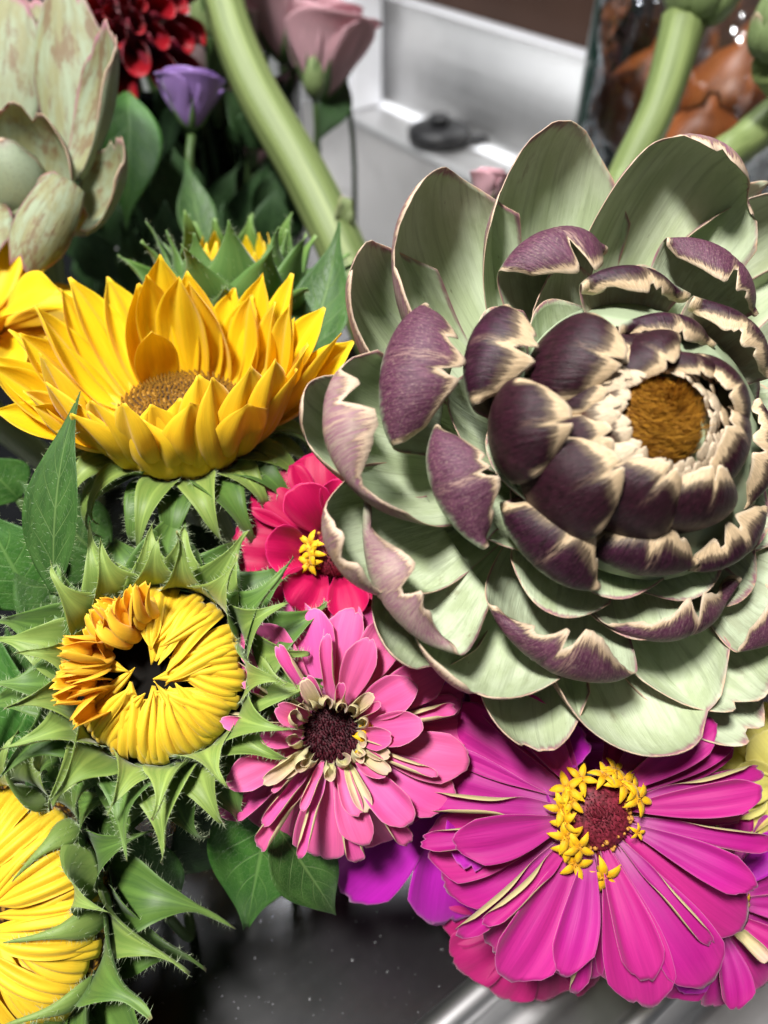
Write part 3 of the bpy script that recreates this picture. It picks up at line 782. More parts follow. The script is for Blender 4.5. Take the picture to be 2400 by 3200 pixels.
bud_sunflower(490, 2105, .255, (-.02, .22, 1.0), 'half-open sunflower with folded yellow petals, dark hollow centre and spiky green sepals', 272, 58, 80, 285, 268, 21, crump=((95, 205),), nsep=(15, 16, 15))
bud_sunflower(-40, 2860, .272, (-.26, .12, 1.0), 'sunflower cut by the picture edge, petals folded over brown disc, below half-open sunflower', 395, 90, 100, 400, 310, 23, hole=False, inward=.55, nsep=(15, 16, 15), swirl=-.32)

def back_sunflower():
    d = .335; s = d / FPX
    M = frame(P(-110, 1010, d), cdir(.2, .7, .65))
    root = thing('sunflower', 'sunflower with drooping yellow petals tucked under the weathered artichoke', 'sunflower', M)
    rng = random.Random(31)
    obj('disc', lathe('disc', [(a * s, b * s) for a, b in [(60, -90), (120, -50), (110, 0), (60, 16), (3, 18)]], 32), m_disc_brown, root)
    for k in range(20):
        a = 2 * math.pi * (k + rng.uniform(-.2, .2)) / 20
        e = rng.uniform(-8, 62)
        L = rng.uniform(330, 420) * s
        me = sheet('petal', L, rng.uniform(80, 110) * s, [.5, .9, 1.0, .95, .66, .05], [e + 26, e + 14, e, e - 14, e - 30], [24, 24, 22, 20, 24], 16, 10, ripple=.08, groove=.06, thick=.0004, seed=700 + k, twist=rng.uniform(-35, 35))
        obj('petal', me, m_yellow, root, Rz(a) @ T(100 * s, 0, -20 * s))
    for ax, tx, wd in ((285, (280, 735, .32), 70), (60, (150, 800, .325), 60)):
        pass
    stem_to_counter(root, M, .008, (0, 0, -.012))
back_sunflower()

def green_bud():
    d = .350; s = d / FPX
    M = frame(P(735, 905, d), cdir(.06, .86, .5))
    root = thing('sunflower_bud', 'green sunflower bud with pointed sepals and first yellow petal tips, behind open sunflower', 'flower bud', M)
    rng = random.Random(41)
    obj('disc', lathe('disc', [(a * s, b * s) for a, b in [(70, -90), (150, -50), (165, 0), (140, 30), (60, 40), (3, 42)]], 32), m_leaf, root)
    for k in range(14):
        a = 2 * math.pi * k / 14 + rng.uniform(-.1, .1)
        me = sheet('petal', rng.uniform(120, 165) * s, 26 * s, [.8, 1, 1, .8, .05], [80, 88, 100, 112], [40], 10, 6, thick=.0005, seed=k, ripple=.08)
        obj('petal', me, m_yellow, root, Rz(a) @ T(118 * s, 0, 10 * s))
    for row in range(3):
        for k in range(9):
            a = 2 * math.pi * (k + row * .4 + rng.uniform(-.15, .15)) / 9
            e = [88, 68, 40][row] + rng.uniform(-8, 8)
            me = sheet('sepal', rng.uniform(200, 270) * s * (1 + .06 * row), rng.uniform(82, 104) * s, [.85, 1.1, .95, .55, .2, .03], [e - 34, e - 6, e + 8, e + 2, e - 14], [36, 40, 44, 48], 14, 8,
                       ripple=.06, thick=.0007, seed=k + row * 20, hairs=80, side=rng.uniform(-.12, .12), twist=rng.uniform(-25, 25))
            obj('sepal', me, m_sepal_br, root, Rz(a) @ T((150 + 8 * row) * s, 0, (-14 - 24 * row) * s))
    stem_to_counter(root, M, .009, (0, 0, -.012))
m_sepal_br = sepal_mat('bud_sepal', (.115, .24, .045), (.20, .33, .08), (.055, .15, .028), (.11, .21, .05), (.22, .3, .1))
green_bud()

# ------------------------------------------------------------------ zinnias
STAR = None
def star_mesh(seed):
    V, F, A = [], [], []
    rs = np.random.RandomState(seed)
    for k in range(5):
        a = 2 * math.pi * k / 5 + rs.uniform(-.12, .12)
        lift = rs.uniform(-.1, .35)
        segs = 6
        o = len(V)
        for i in range(segs + 1):
            t = i / segs
            wv = [.16, .19, .21, .20, .165, .11, .03][i]
            r = .06 + .94 * t
            z = .12 * math.sin(t * 3.0) + lift * t - .32 * t * t
            for j, (q, dz) in enumerate(((-1, 0.05), (0, -.05), (1, .05), (0, -.17))):
                x = r; y = q * wv
                V.append((x * math.cos(a) - y * math.sin(a), x * math.sin(a) + y * math.cos(a), z + dz)); A.append((t, q, 0 if j < 3 else 1))
        for i in range(segs):
            for j in range(4):
                j2 = (j + 1) % 4
                F.append((o + i * 4 + j, o + i * 4 + j2, o + (i + 1) * 4 + j2, o + (i + 1) * 4 + j))
        F.append((o + segs * 4, o + segs * 4 + 1, o + segs * 4 + 2, o + segs * 4 + 3))
    # throat tube
    o = len(V); n = 8
    for z, r in ((.02, .17), (-.25, .16), (-1.1, .10)):
        for k in range(n):
            V.append((r * math.cos(6.283 * k / n), r * math.sin(6.283 * k / n), z)); A.append((.1, 0, 1))
    for i in range(2):
        for k in range(n):
            F.append((o + i * n + k, o + i * n + (k + 1) % n, o + (i + 1) * n + (k + 1) % n, o + (i + 1) * n + k))
    # stamen point
    o = len(V)
    for k in range(5): V.append((.05 * math.cos(6.283 * k / 5), .05 * math.sin(6.283 * k / 5), -.1)); A.append((0, 0, 0))
    V.append((0, 0, .28)); A.append((.2, 0, 0))
    for k in range(5): F.append((o + k, o + (k + 1) % 5, o + 5))
    return from_arrays('star_floret', V, F, A)
STARS = [star_mesh(i) for i in range(4)]
for st in STARS: st.materials.append(m_star)

def zinnia(px, py, d, axis, label, Rpx, disc_r, mats, seed, rows, stars, disc_mat, disc_h=60, bead=30, tubes=0, dry=0, name='zinnia', group=None, droop=0, stem=True, curl=.25, gaps=()):
    s = d / FPX
    M = frame(P(px, py, d), cdir(*axis))
    root = thing(name, label, 'zinnia', M, group)
    rng = random.Random(seed)
    rs = np.random.RandomState(seed)
    dr = disc_r
    dsk = obj('disc', lathe('disc', [(a * s, b * s) for a, b in [(dr * .5, -70), (dr * .95, -40), (dr, 0), (dr * .92, disc_h * .5), (dr * .66, disc_h * .86), (dr * .3, disc_h * .98), (2, disc_h * .9)]], 36), disc_mat, root)
    V, F = [], []
    N = 420
    for k in range(N):                    # chaff scales of the disc
        q = math.sqrt((k + .5) / N) * .99; t = k * 2.39996
        r = q * dr; z = disc_h * (1 - q ** 2.2) * .98
        b = np.array([r * math.cos(t), r * math.sin(t), z]) * s
        out = np.array([math.cos(t) * (q - .45), math.sin(t) * (q - .45), .8]) + rs.normal(0, .15, 3); out /= np.linalg.norm(out)
        sd = np.cross(out, (math.cos(t), math.sin(t), 0.01)); sd = sd / np.linalg.norm(sd) * rs.uniform(3, 5.5) * s
        nn = np.cross(out, sd)
        o = len(V); ln = rs.uniform(14, 34) * s
        V += [b + sd, b - sd * .5 + nn * .8, b - sd * .5 - nn * .8, b + out * ln]
        F += [(o, o + 1, o + 3), (o + 1, o + 2, o + 3), (o + 2, o, o + 3)]
    obj('disc_scales', from_arrays('disc_scales', V, F, smooth=False), disc_mat, dsk, None, 'stuff')
    if bead:
        V, F = [], []
        for k in range(bead):
            t = rng.uniform(0, 6.283); q = rng.uniform(.66, 1.0); r = q * dr; z = disc_h * (1 - q ** 2.2) + rng.uniform(14, 26)
            c = np.array([r * math.cos(t), r * math.sin(t), z]) * s; rad = rng.uniform(5, 9) * s
            o = len(V)
            for zz, rr in ((-1.6, .5), (-.4, 1), (.5, .85), (1.0, .2)):
                for j in range(6): V.append(c + np.array([math.cos(j * 1.0472) * rr, math.sin(j * 1.0472) * rr, zz]) * rad)
            for i in range(3):
                for j in range(6): F.append((o + i * 6 + j, o + i * 6 + (j + 1) % 6, o + (i + 1) * 6 + (j + 1) % 6, o + (i + 1) * 6 + j))
            F.append(tuple(o + 18 + j for j in range(6)))
        obj('floret_buds', from_arrays('floret_buds', V, F), m_bead, dsk, None, 'stuff')
    def petal(a, L, W, e, z, mat, seed_, c, roll, rag=.012, nm='petal', r0=None, bend=(14, 6, -6, -18)):
        th = [e + bend[0] + 14, e + bend[0], e + bend[1], e + bend[2], e + bend[3]]
        cupv = [70, 40, c, c, c * .8]
        me = sheet(nm, L, W, [.24, .46, .74, .96, 1.0, .84], th, cupv, 22, 14, tip_round=.22, tip_pow=2.4, notch=rng.choice((.0, .02, .045)), notch_w=.1, notch_at=rng.uniform(-.3, .3),
                   ripple=.075, rfreq=1.5, groove=.075, gk=2.0, thick=.00045, seed=seed_, ragged=rag * .5, side=rng.uniform(-.06, .06), twist=rng.uniform(-14, 14) + roll, edge=0)
        obj(nm, me, mat, root, Rz(a) @ T((r0 if r0 is not None else dr * .9) * s, 0, z * s))
    for ri, (n, Lf, Wf, e, z, cup, phase) in enumerate(rows):
        for k in range(n):
            a = 2 * math.pi * (k + phase + rng.uniform(-.18, .18)) / n
            deg = math.degrees(a) % 360
            if any(lo < deg < hi for lo, hi in gaps): continue
            L = (Rpx - dr * .9) * Lf * rng.uniform(.93, 1.06) * s
            W = Wf * rng.uniform(.85, 1.12) * s
            c = cup + rng.uniform(-14, 14)
            if ri > 0 and rng.random() < curl:
                W *= .62; c = rng.uniform(95, 150)     # rolled lengthwise, pale back showing
            petal(a, L, W, e + rng.uniform(-5, 5) - droop * max(0, -math.sin(a)), z + rng.uniform(-4, 4), mats[rng.randrange(len(mats))], seed * 100 + ri * 40 + k, c, 0)
    for k in range(tubes):                # young rolled cream petals round the disc
        a = 2 * math.pi * (k + rng.uniform(-.3, .3)) / tubes
        L = rng.uniform(80, 150) * s
        me = sheet('young_petal', L, rng.uniform(32, 50) * s, [.5, .7, .9, 1.0, .9], [rng.uniform(40, 70), 70, rng.uniform(70, 110), rng.uniform(60, 120)], [110, 130, 140, 150], 12, 12, tip_round=.2, notch=.08, thick=.0004,
                   seed=seed + k, ripple=.12, side=rng.uniform(-.3, .3), twist=rng.uniform(-30, 30))
        obj('young_petal', me, m_pink_dry, root, Rz(a) @ T(dr * rng.uniform(.86, .98) * s, 0, rng.uniform(10, 30) * s))
    for k in range(dry):
        a = R_(rng.uniform(0, 360))
        petal(a, (Rpx - dr) * rng.uniform(.45, .6) * s, 34 * s, rng.uniform(20, 50), 24, m_pink_dry, seed * 3 + k, rng.uniform(60, 120), 0)
    for k, (deg, rf, zz, size) in enumerate(stars):
        a = R_(deg)
        o = obj('star_floret', STARS[k % 4], None, root, T(dr * rf * math.cos(a) * s, dr * rf * math.sin(a) * s, zz * s) @ Rz(a) @ Ry(R_(rng.uniform(4, 30) if rf > .8 else 8)) @ Rz(rng.uniform(0, 6)) @ Matrix.Scale(size * s, 4))
    # green involucre and stalk
    me = lathe('involucre', [(a * s, b * s) for a, b in [(14, -150), (40, -130), (dr * .75, -95), (dr * .98, -50), (dr * .9, -20)]], 24)
    obj('involucre', me, m_sepal_dk, root)
    if stem: stem_to_counter(root, M, .003, (0, 0, -140 * s), lean=(0, .015), mat=m_stem_dark)
    return root, M, s

# front magenta zinnia
mag_stars = [(118, 1.12, 75, 52), (140, 1.18, 82, 58), (152, .98, 92, 50), (168, 1.12, 85, 54), (186, 1.05, 88, 46), (205, 1.10, 88, 58), (216, 1.22, 84, 50), (226, 1.00, 92, 52), (238, 1.40, 62, 56),
             (272, 1.55, 52, 62), (55, 1.10, 80, 60), (38, 1.15, 78, 48), (26, 1.12, 82, 54), (84, 1.10, 78, 48), (70, 1.30, 70, 44), (-22, 1.05, 70, 28)]
zinnia(1858, 2540, .256, (.02, .20, 1.0), 'magenta zinnia with red disc ringed by yellow star florets, below artichoke bloom', 560, 112, [m_magenta], 51,
       [(17, 1.06, 102, -18, -30, 22, .1), (16, 1.0, 90, -4, -10, 30, .55), (12, .84, 66, 10, 8, 40, .3)], mag_stars, m_zdisc, 62, 34, 0, 0, curl=.32, gaps=((66, 116), (148, 166)))
# pink zinnia, nearly flat disc coloured dark to read as a shaded hollow
zinnia(1040, 2290, .262, (-.05, .18, 1.0), 'pink zinnia with dark hollow disc and curled cream young petals', 425, 98, [m_pink], 61,
       [(17, 1.10, 88, -14, -28, 26, .2), (16, 1.0, 78, 8, -8, 34, .6), (13, .82, 58, 30, 4, 52, .35), (10, .52, 46, 52, 14, 70, .1)],
       [(4, 1.25, 60, 48), (-6, 1.15, 66, 44), (-16, 1.2, 60, 46), (10, 1.3, 44, 40)], m_zdisc_hollow, 4, 0, 15, 9, droop=24, curl=.5)
# crimson zinnia
zinnia(1045, 1725, .285, (.12, .10, 1.0), 'crimson zinnia with few yellow stars, between sunflowers and artichoke bloom', 300, 80, [m_crimson], 71,
       [(9, 1.1, 108, -2, -20, 24, .3), (7, .82, 80, 30, -2, 36, .5)], [(165, 1.0, 70, 46), (185, .9, 76, 44), (205, 1.1, 66, 42), (90, 1.1, 60, 34), (60, .9, 66, 34)], m_zdisc, 70, 16, 0, 0, curl=.15)
# purple zinnia mostly hidden
zinnia(1468, 2312, .286, (.0, .05, 1.0), 'deep purple zinnia with dark disc, tucked between pink zinnia and artichoke bloom', 640, 110, [m_purple], 81,
       [(13, 1.0, 112, -8, -30, 22, .45), (7, .62, 80, 46, -6, 40, .2)], [(95, .75, 60, 60), (160, .8, 60, 50), (185, .95, 60, 46), (215, 1.0, 60, 50), (245, 1.25, 40, 40)], m_zdisc_dk, 50, 14, 0, 0, curl=.1)
# zinnia at the right edge
zinnia(2235, 2830, .276, (.15, .05, 1.0), 'faded magenta zinnia half hidden behind the large magenta zinnia', 330, 70, [m_magenta, m_purple], 91,
       [(11, 1.05, 78, -8, -20, 24, .4), (8, .85, 60, 14, 0, 36, .2)], [(190, .9, 60, 36), (170, .8, 60, 30), (60, .9, 60, 40), (30, 1.0, 60, 36)], m_zdisc_dk, 40, 14, 0, 3, curl=.2)
# red petals of a zinnia under the front one
zinnia(1690, 2830, .29, (.0, .0, 1.0), 'cerise zinnia whose petals peep out from under the large magenta zinnia', 330, 80, [m_cerise], 95,
       [(12, 1.0, 86, -8, -20, 24, .4)], [], m_zdisc_dk, 40, 0, 0, 0, curl=0)
# pale yellow bloom at the right
zinnia(2500, 2480, .29, (-.1, .2, 1.0), 'pale yellow zinnia peeking out beside the artichoke bloom', 300, 80, [m_pale_yel], 97,
       [(12, 1.05, 92, -6, -20, 22, .1), (10, .8, 80, 16, 0, 30, .6)], [(150, .9, 50, 40)], m_zdisc, 40, 8, 0, 0, curl=.1)

# ------------------------------------------------------------------ single sheets placed between two points
def span_sheet(name, B, Tp, facing, W, wp, bow=(30, 10, -10, -30), cup=(20,), mat=None, parent=None, **kw):
    """leaf or petal from B to Tp; facing = direction its inner face looks to; bow = elevation profile about the chord"""
    S, X, Z, A = centreline(bow, 1.0)
    ch = math.hypot(X[-1], Z[-1]); ang = math.atan2(Z[-1], X[-1])
    L = (Tp - B).length / ch
    x = (Tp - B).normalized(); z = (facing - x * facing.dot(x)).normalized(); y = z.cross(x)
    M = Matrix.Identity(4)
    for i in range(3): M[i][0], M[i][1], M[i][2], M[i][3] = x[i], y[i], z[i], B[i]
    M = M @ Ry(ang)
    me = sheet(name, L, W, wp, bow, cup, **kw)
    Mp = parent.matrix_basis.inverted() @ M if parent is not None else M
    return obj(name, me, mat, parent, Mp)
LEAFW = [.12, .62, .95, 1.0, .82, .5, .2, .03]

def leaf(label, pts, Wpx, facing, mat, bow=(25, 10, -10, -25), seed=0, hairs=0, toothed=.0, **kw):
    (bx, by, bd), (tx, ty, td) = pts
    B = P(bx, by, bd); Tp = P(tx, ty, td)
    wm = Wpx * (bd + td) / 2 / FPX
    root = thing('leaf', label, 'leaf', T(*B))
    span_sheet('blade', B, Tp, cdir(*facing), wm, LEAFW, bow, kw.pop('cup', (14,)), mat, root, nu=28, nv=14, ripple=kw.pop('ripple', .06), thick=.0005, seed=seed, hairs=hairs, hair_len=.0016, ragged=toothed, **kw)
    q = Vector((B.x, B.y + .012, COUNTER_Z + .003))
    obj('petiole', tube('petiole', [Vector((0, 0, 0)), (q - B) * .4 + (B - Tp).normalized() * .012, q - B], [.0018, .002, .0022], 8), m_stem_dark, root)
    return root
leaf('upright hairy sunflower leaf with raised veins in front of open sunflower', ((170, 1860, .262), (228, 1220, .258)), 100, (-.25, .1, 1), m_leaf, (12, 6, -4, -14), 1, 160, cup=(30,), side=-.04)
leaf('slender green sunflower leaf curving up beside the artichoke bloom', ((930, 1160, .318), (1090, 700, .33)), 105, (-.2, .1, 1), m_leaf, (-10, -4, 6, 14), 2, 60, cup=(26,), side=.06)
leaf('glossy folded green leaf hanging under the pink zinnia', ((860, 2440, .278), (770, 2900, .29)), 165, (.1, .3, 1), m_leaf_br, (10, 4, -6, -14), 3, 0, cup=(18,))
leaf('small folded green leaf tip pointing right under the pink zinnia', ((850, 2560, .272), (1050, 2860, .285)), 110, (.2, .4, 1), m_leaf, (16, 6, -8, -20), 4, 0, cup=(40,))
for i, (b, t, wd, f) in enumerate([((40, 2700, .30), (-60, 1850, .285), 260, (.1, .1, 1)), ((330, 2580, .29), (60, 2360, .28), 150, (.1, .5, 1)), ((120, 1900, .30), (-60, 1580, .29), 150, (.2, .1, 1)),
                                   ((260, 2700, .295), (20, 2520, .285), 140, (.0, .6, 1)), ((520, 2860, .30), (300, 2500, .285), 130, (.2, .1, 1)), ((120, 2300, .30), (20, 1960, .285), 150, (.3, .1, 1)),
                                   ((60, 1560, .32), (-80, 1420, .31), 90, (.2, .3, 1)), ((300, 1960, .31), (40, 1640, .295), 150, (.1, .3, 1)), ((330, 1760, .32), (60, 1500, .31), 120, (.0, .4, 1)), ((640, 1840, .32), (480, 1600, .31), 130, (.1, .3, 1)), ((860, 1820, .32), (760, 1590, .31), 110, (.1, .3, 1)), ((700, 2700, .31), (560, 2480, .30), 120, (.1, .3, 1))]):
    leaf(['broad green sunflower leaf behind the half-open sunflower', 'green leaf poking out below the half-open sunflower', 'green leaf beneath the open sunflower petals', 'dark green leaf above the cut-off sunflower',
          'dark green leaf between the two folded sunflowers', 'green leaf filling the gap left of the half-open sunflower', 'small leaf tip under the open sunflower at its outer side', 'green leaf between the upright hairy leaf and the half-open sunflower', 'green leaf behind the upright hairy leaf', 'shaded leaf between the open and half-open sunflowers', 'shaded leaf beside the crimson zinnia', 'shaded leaf between half-open sunflower and pink zinnia'][i],
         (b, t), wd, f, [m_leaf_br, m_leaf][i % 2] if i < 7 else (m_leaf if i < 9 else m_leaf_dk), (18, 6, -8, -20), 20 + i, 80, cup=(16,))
# curled sepals and lone leaves hanging at the lower sunflower are built with the flowers above

# ------------------------------------------------------------------ weathered artichoke, upper left
def left_artichoke():
    d = .36
    B0 = P(60, 640, d)
    root = thing('artichoke', 'weathered pale green artichoke with brown scarred splayed bracts above sunflower petals', 'artichoke', T(*B0))
    Mi = root.matrix_basis
    rows = [  # base, tip (px, py, depth), half width, facing, bow, cup
        ((-60, 520, .385), (-10, -60, .38), 150, (-.2, .1, 1), (14, 4, -6, -14), -38),
        ((225, 470, .375), (185, -70, .372), 98, (-.2, .1, 1), (6, 2, -3, -6), -28),
        ((130, 420, .39), (60, -20, .39), 110, (.2, .1, 1), (6, 2, -3, -6), 30),
        ((235, 560, .368), (338, 62, .352), 96, (-.75, .15, .8), (-20, -6, 8, 26), 46),
        ((30, 715, .362), (95, 318, .338), 158, (.1, .35, 1), (-52, -20, 22, 58), 52),
        ((250, 715, .365), (372, 425, .350), 88, (-.45, .25, .9), (-34, -10, 14, 40), 52),
        ((215, 560, .345), (60, 865, .335), 76, (.45, -.05, 1), (26, 10, -12, -34), -48),
        ((40, 640, .362), (110, 800, .350), 120, (.1, -.5, 1), (20, 8, -8, -20), -30),
        ((-60, 650, .36), (-60, 860, .342), 110, (-.2, -.3, 1), (30, 10, -14, -46), -40),
        ((130, 660, .362), (262, 640, .350), 90, (.3, -.6, .8), (30, 10, -16, -40), -40),
        ((-40, 640, .37), (-240, 500, .36), 110, (-.4, .2, 1), (20, 8, -8, -20), 30)]
    for i, (b, t, hw, f, bow, cup) in enumerate(rows):
        dd = (b[2] + t[2]) / 2
        span_sheet('bract', P(*b), P(*t), cdir(*f), hw * 1.2 * dd / FPX, [.66, .92, 1.08, 1.12, 1.02, .80], bow, (cup * .7, cup * 1.15, cup * 1.3, cup * 1.2), m_artL, root, nu=22, nv=16, tip_round=.32, notch=.05, notch_w=.1,
                   ripple=.08, rfreq=2, thick=.0022, seed=500 + i, ragged=.014, nicks=3)
    # heart of overlapping bracts and stalk
    obj('heart', lathe('heart', [(.006, -.014), (.012, -.008), (.014, .002), (.012, .012), (.006, .020), (.001, .023)], 28, bump=.03), m_artL, root, frame(Vector((0, .008, .004)), cdir(-.1, .7, .7)))
    q = Vector((B0.x - .02, B0.y + .04, COUNTER_Z + .006)) - B0
    obj('stem', tube('stem', [(0, .01, -.01), q * .5 + Vector((-.01, .01, 0)), q], [.011, .010, .010], 14, ribs=.05), m_stem, root)
left_artichoke()

# ------------------------------------------------------------------ curved thick artichoke stem crossing the background
def tall_stem():
    d = .47
    pts = [(690, -260, d), (700, 0, d), (790, 260, d), (960, 560, d), (1090, 830, d), (1180, 1060, d + .01)]
    W = [P(*p) for p in pts]
    base = Vector((W[-1].x + .035, W[-1].y + .01, COUNTER_Z + .012))
    root = thing('tall_artichoke', 'thick ribbed pale green artichoke stem curving down to the counter', 'artichoke', T(*base))
    allp = [p - base for p in W] + [Vector((0, 0, 0))]
    obj('stalk', tube('stalk', allp, [.0115, .0118, .0125, .0135, .0145, .015, .015], 22, ribs=.05, ribn=6), m_stem, root)
    B = P(1075, 640, d - .012)
    span_sheet('leaf_scar', P(1068, 690, d - .013), P(1078, 615, d - .014), cdir(.6, 0, 1), .006, [1, 1, .8, .5], (10, 0, -20, -50), (30,), m_artS, root, nu=8, nv=6, ripple=.2, thick=.001, seed=4)
    # head out of the frame above
    Hm = frame(W[0] - base, (W[0] - W[1]))
    obj('head', lathe('head', [(.012, 0), (.034, .012), (.042, .035), (.034, .06), (.012, .08), (.002, .084)], 28, bump=.03), m_artS, root, Hm)
tall_stem()

# ------------------------------------------------------------------ red dahlia
def dahlia():
    d = .46; s = d / FPX
    M = frame(P(395, 85, d), cdir(.25, .05, .95))
    root = thing('dahlia', 'dark red dahlia with quilled petals behind the weathered artichoke', 'dahlia', M)
    rng = random.Random(8)
    obj('heart', lathe('heart', [(a * s, b * s) for a, b in [(20, -90), (90, -50), (110, 10), (80, 70), (20, 95), (2, 96)]], 24), m_red, root)
    mesh_v = []
    for k in range(8):
        mesh_v.append(sheet('petal', 170 * s, 92 * s, [.35, .7, .95, 1.0, .85], [20, 16, 10, 4], [150, 140, 130, 110 if k % 2 else 140], 14, 12, tip_round=.22, ripple=.05, thick=.0008, seed=k))
    for m in mesh_v: m.materials.append(m_red)
    n = 42
    for k in range(n):
        q = (k + .5) / n
        e = math.acos(1 - 1.25 * q); t = k * 2.39996
        sc = (.45 + .55 * min(1, q * 1.3)) * rng.uniform(.88, 1.1)
        obj('petal', mesh_v[k % 8], None, root, Rz(t) @ Ry(-(math.pi / 2 - e)) @ T(92 * s, 0, 0) @ Matrix.Scale(sc, 4))
    stem_to_counter(root, M, .005, (0, 0, -.012), lean=(0, .02))
dahlia()
leaf('toothed bright green dahlia leaf beside the weathered artichoke', ((400, 290, .44), (395, 720, .43)), 100, (.5, .1, 1), m_leaf_br, (14, 6, -6, -14), 61, 0, cup=(24,), toothed=.01)

# ------------------------------------------------------------------ lisianthus
def lisianthus(px, py, d, axis, label, mat, R, seed, n=(5, 5), opening=58, group=None):
    s = d / FPX
    M = frame(P(px, py, d), cdir(*axis))
    root = thing('lisianthus', label, 'lisianthus', M, group)
    rng = random.Random(seed)
    for row, k_n in enumerate(n):
        for k in range(k_n):
            a = 2 * math.pi * (k + row * .5 + rng.uniform(-.1, .1)) / k_n
            e = opening + row * 14 + rng.uniform(-6, 6)
            me = sheet('petal', R * 1.15 * s, R * .62 * s, [.25, .6, .92, 1.05, 1.0], [e - 20, e, e + 8, e + 6, e - 10], [60, 58, 54, 50, 44], 18, 14, tip_round=.30, ripple=.10, rfreq=1.6, thick=.0005, seed=seed * 20 + row * 7 + k)
            obj('petal', me, mat, root, Rz(a) @ T(10 * s, 0, 0))
    for k in range(5):
        a = 2 * math.pi * k / 5
        me = sheet('sepal', R * .7 * s, R * .07 * s, [1, 1, .8, .4, .05], [20, 50, 60, 50], [20], 8, 4, thick=.0004, seed=k)
        obj('sepal', me, m_leaf, root, Rz(a) @ T(8 * s, 0, -6 * s))
    stem_to_counter(root, M, .0025, (0, 0, -.004), mat=m_stem_dark, lean=(0, .02))
lisianthus(885, 190, .56, (.0, .9, .43), 'large pink lisianthus bloom beside the thick artichoke stem', m_lis_pink, 230, 3, opening=56)
lisianthus(1000, 310, .57, (.1, .9, .43), 'pale pink lisianthus in front of the white dispenser', m_lis_pink, 240, 4, opening=58)
lisianthus(695, 330, .58, (.0, .85, .5), 'cream pink lisianthus just behind the thick artichoke stem', m_lis_pale, 270, 5, opening=52)
lisianthus(598, 400, .44, (.05, .95, .3), 'lilac purple lisianthus below the red dahlia', m_lis_purple, 150, 6, opening=52)
lisianthus(610, 190, .60, (.1, .9, .4), 'pale blush lisianthus behind the red dahlia', m_lis_pale, 260, 7, opening=46)
lisianthus(790, 520, .56, (.0, .95, .3), 'dusky pink lisianthus low among the dark stems', m_lis_pink, 150, 9, opening=60)
lisianthus(1520, 640, .42, (.1, .95, .3), 'small pink bloom peeking out above the artichoke bloom bracts', m_lis_pink, 95, 10, opening=60)

def lis_bud(px, py, d, label, h=110, wd=34):
    s = d / FPX
    M = frame(P(px, py, d), Vector((0, 0, 1)))
    root = thing('lisianthus_bud', label, 'flower bud', M)
    obj('bud', lathe('bud', [(a * s, b * s) for a, b in [(8, 0), (wd * .8, h * .18), (wd, h * .45), (wd * .7, h * .75), (wd * .25, h * .97), (2, h)]], 18, bump=.04), m_artS, root)
    for k in range(5):
        me = sheet('sepal', h * 1.1 * s, 9 * s, [1, 1, .7, .05], [50, 84, 96, 90], [20], 8, 4, thick=.0004, seed=k)
        obj('sepal', me, m_leaf, root, Rz(k * 1.2566) @ T(9 * s, 0, 0))
    stem_to_counter(root, M, .0018, (0, 0, 0), mat=m_stem_dark, lean=(0, .01))
lis_bud(648, 150, .52, 'green lisianthus bud between the red dahlia and thick stem', 170, 42)
lis_bud(985, 310, .53, 'yellow green lisianthus bud in front of pale pink lisianthus', 120, 36)

# clear glass vase full of stems, with the dark foliage of the bunch
def glass_mat(name, col, rough=.02, alpha=.0):
    b = NB(name); b.bsdf.inputs['Transmission Weight'].default_value = 1.0
    b.bsdf.inputs['IOR'].default_value = 1.45
    return b.done(col, rough, .5)
m_glass = glass_mat('clear_glass', (.92, .97, .95))
m_glass_green = (lambda b: b.done((.004, .022, .015), .06, .7, coat=.5))(NB('dark_green_glass'))
vc = P(800, 760, .66)
MV = T(vc.x - .03, vc.y, COUNTER_Z)
vase = thing('glass_vase', 'tall clear glass vase crowded with dark green stems', 'vase', MV)
obj('wall', lathe('wall', [(.070, .002), (.074, .01), (.078, .20), (.0785, .205), (.0755, .205), (.0715, .012)], 48, True, True), m_glass, vase)
obj('base', lathe('base', [(.0725, .0005), (.0735, .0018)], 48), m_glass, vase)
rng = random.Random(17)
for k in range(34):
    a = rng.uniform(0, 6.283); q = .066 * math.sqrt(rng.random()); b = rng.uniform(0, 6.283); q2 = .05 * math.sqrt(rng.random())
    st = obj('cut_stem', tube('cut_stem', [(q2 * math.cos(b), q2 * math.sin(b), .014), (q * math.cos(a) * .9, q * math.sin(a) * .9, .14), (q * math.cos(a) * 1.5, q * math.sin(a) * 1.5, .24)], [.0022] * 3, 7), m_stem_dark, None, MV)
    tag(st, 'thin dark green cut stem standing in the glass vase', 'flower stem', 'stems in the glass vase')
rng = random.Random(19)
gb = P(560, 760, .56)
greens = thing('greenery_bunch', 'bunch of dark green leaves in the shade around the glass vase', 'foliage', T(gb.x, gb.y, COUNTER_Z))
for k in range(76):
    px = rng.uniform(200, 930); py = rng.uniform(300, 900)
    if px > 820 and py < 470: continue
    dd = rng.uniform(.47, .62)
    B = P(px, py + rng.uniform(60, 160), dd + .02); Tp = P(px + rng.uniform(-120, 120), py - rng.uniform(60, 140), dd)
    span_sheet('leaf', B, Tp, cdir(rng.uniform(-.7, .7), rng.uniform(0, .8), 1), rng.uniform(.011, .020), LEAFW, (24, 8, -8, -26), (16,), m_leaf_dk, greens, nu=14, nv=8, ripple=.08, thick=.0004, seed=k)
    if k % 4 == 0:
        b0 = B - Vector((gb.x, gb.y, COUNTER_Z)); g0 = Vector((b0.x * .4, b0.y * .4 + .01, .003))
        obj('stem', tube('stem', [b0, (b0 + g0) * .5 + Vector((0, .01, 0)), g0], [.0015, .002, .002], 7), m_stem_dark, greens)
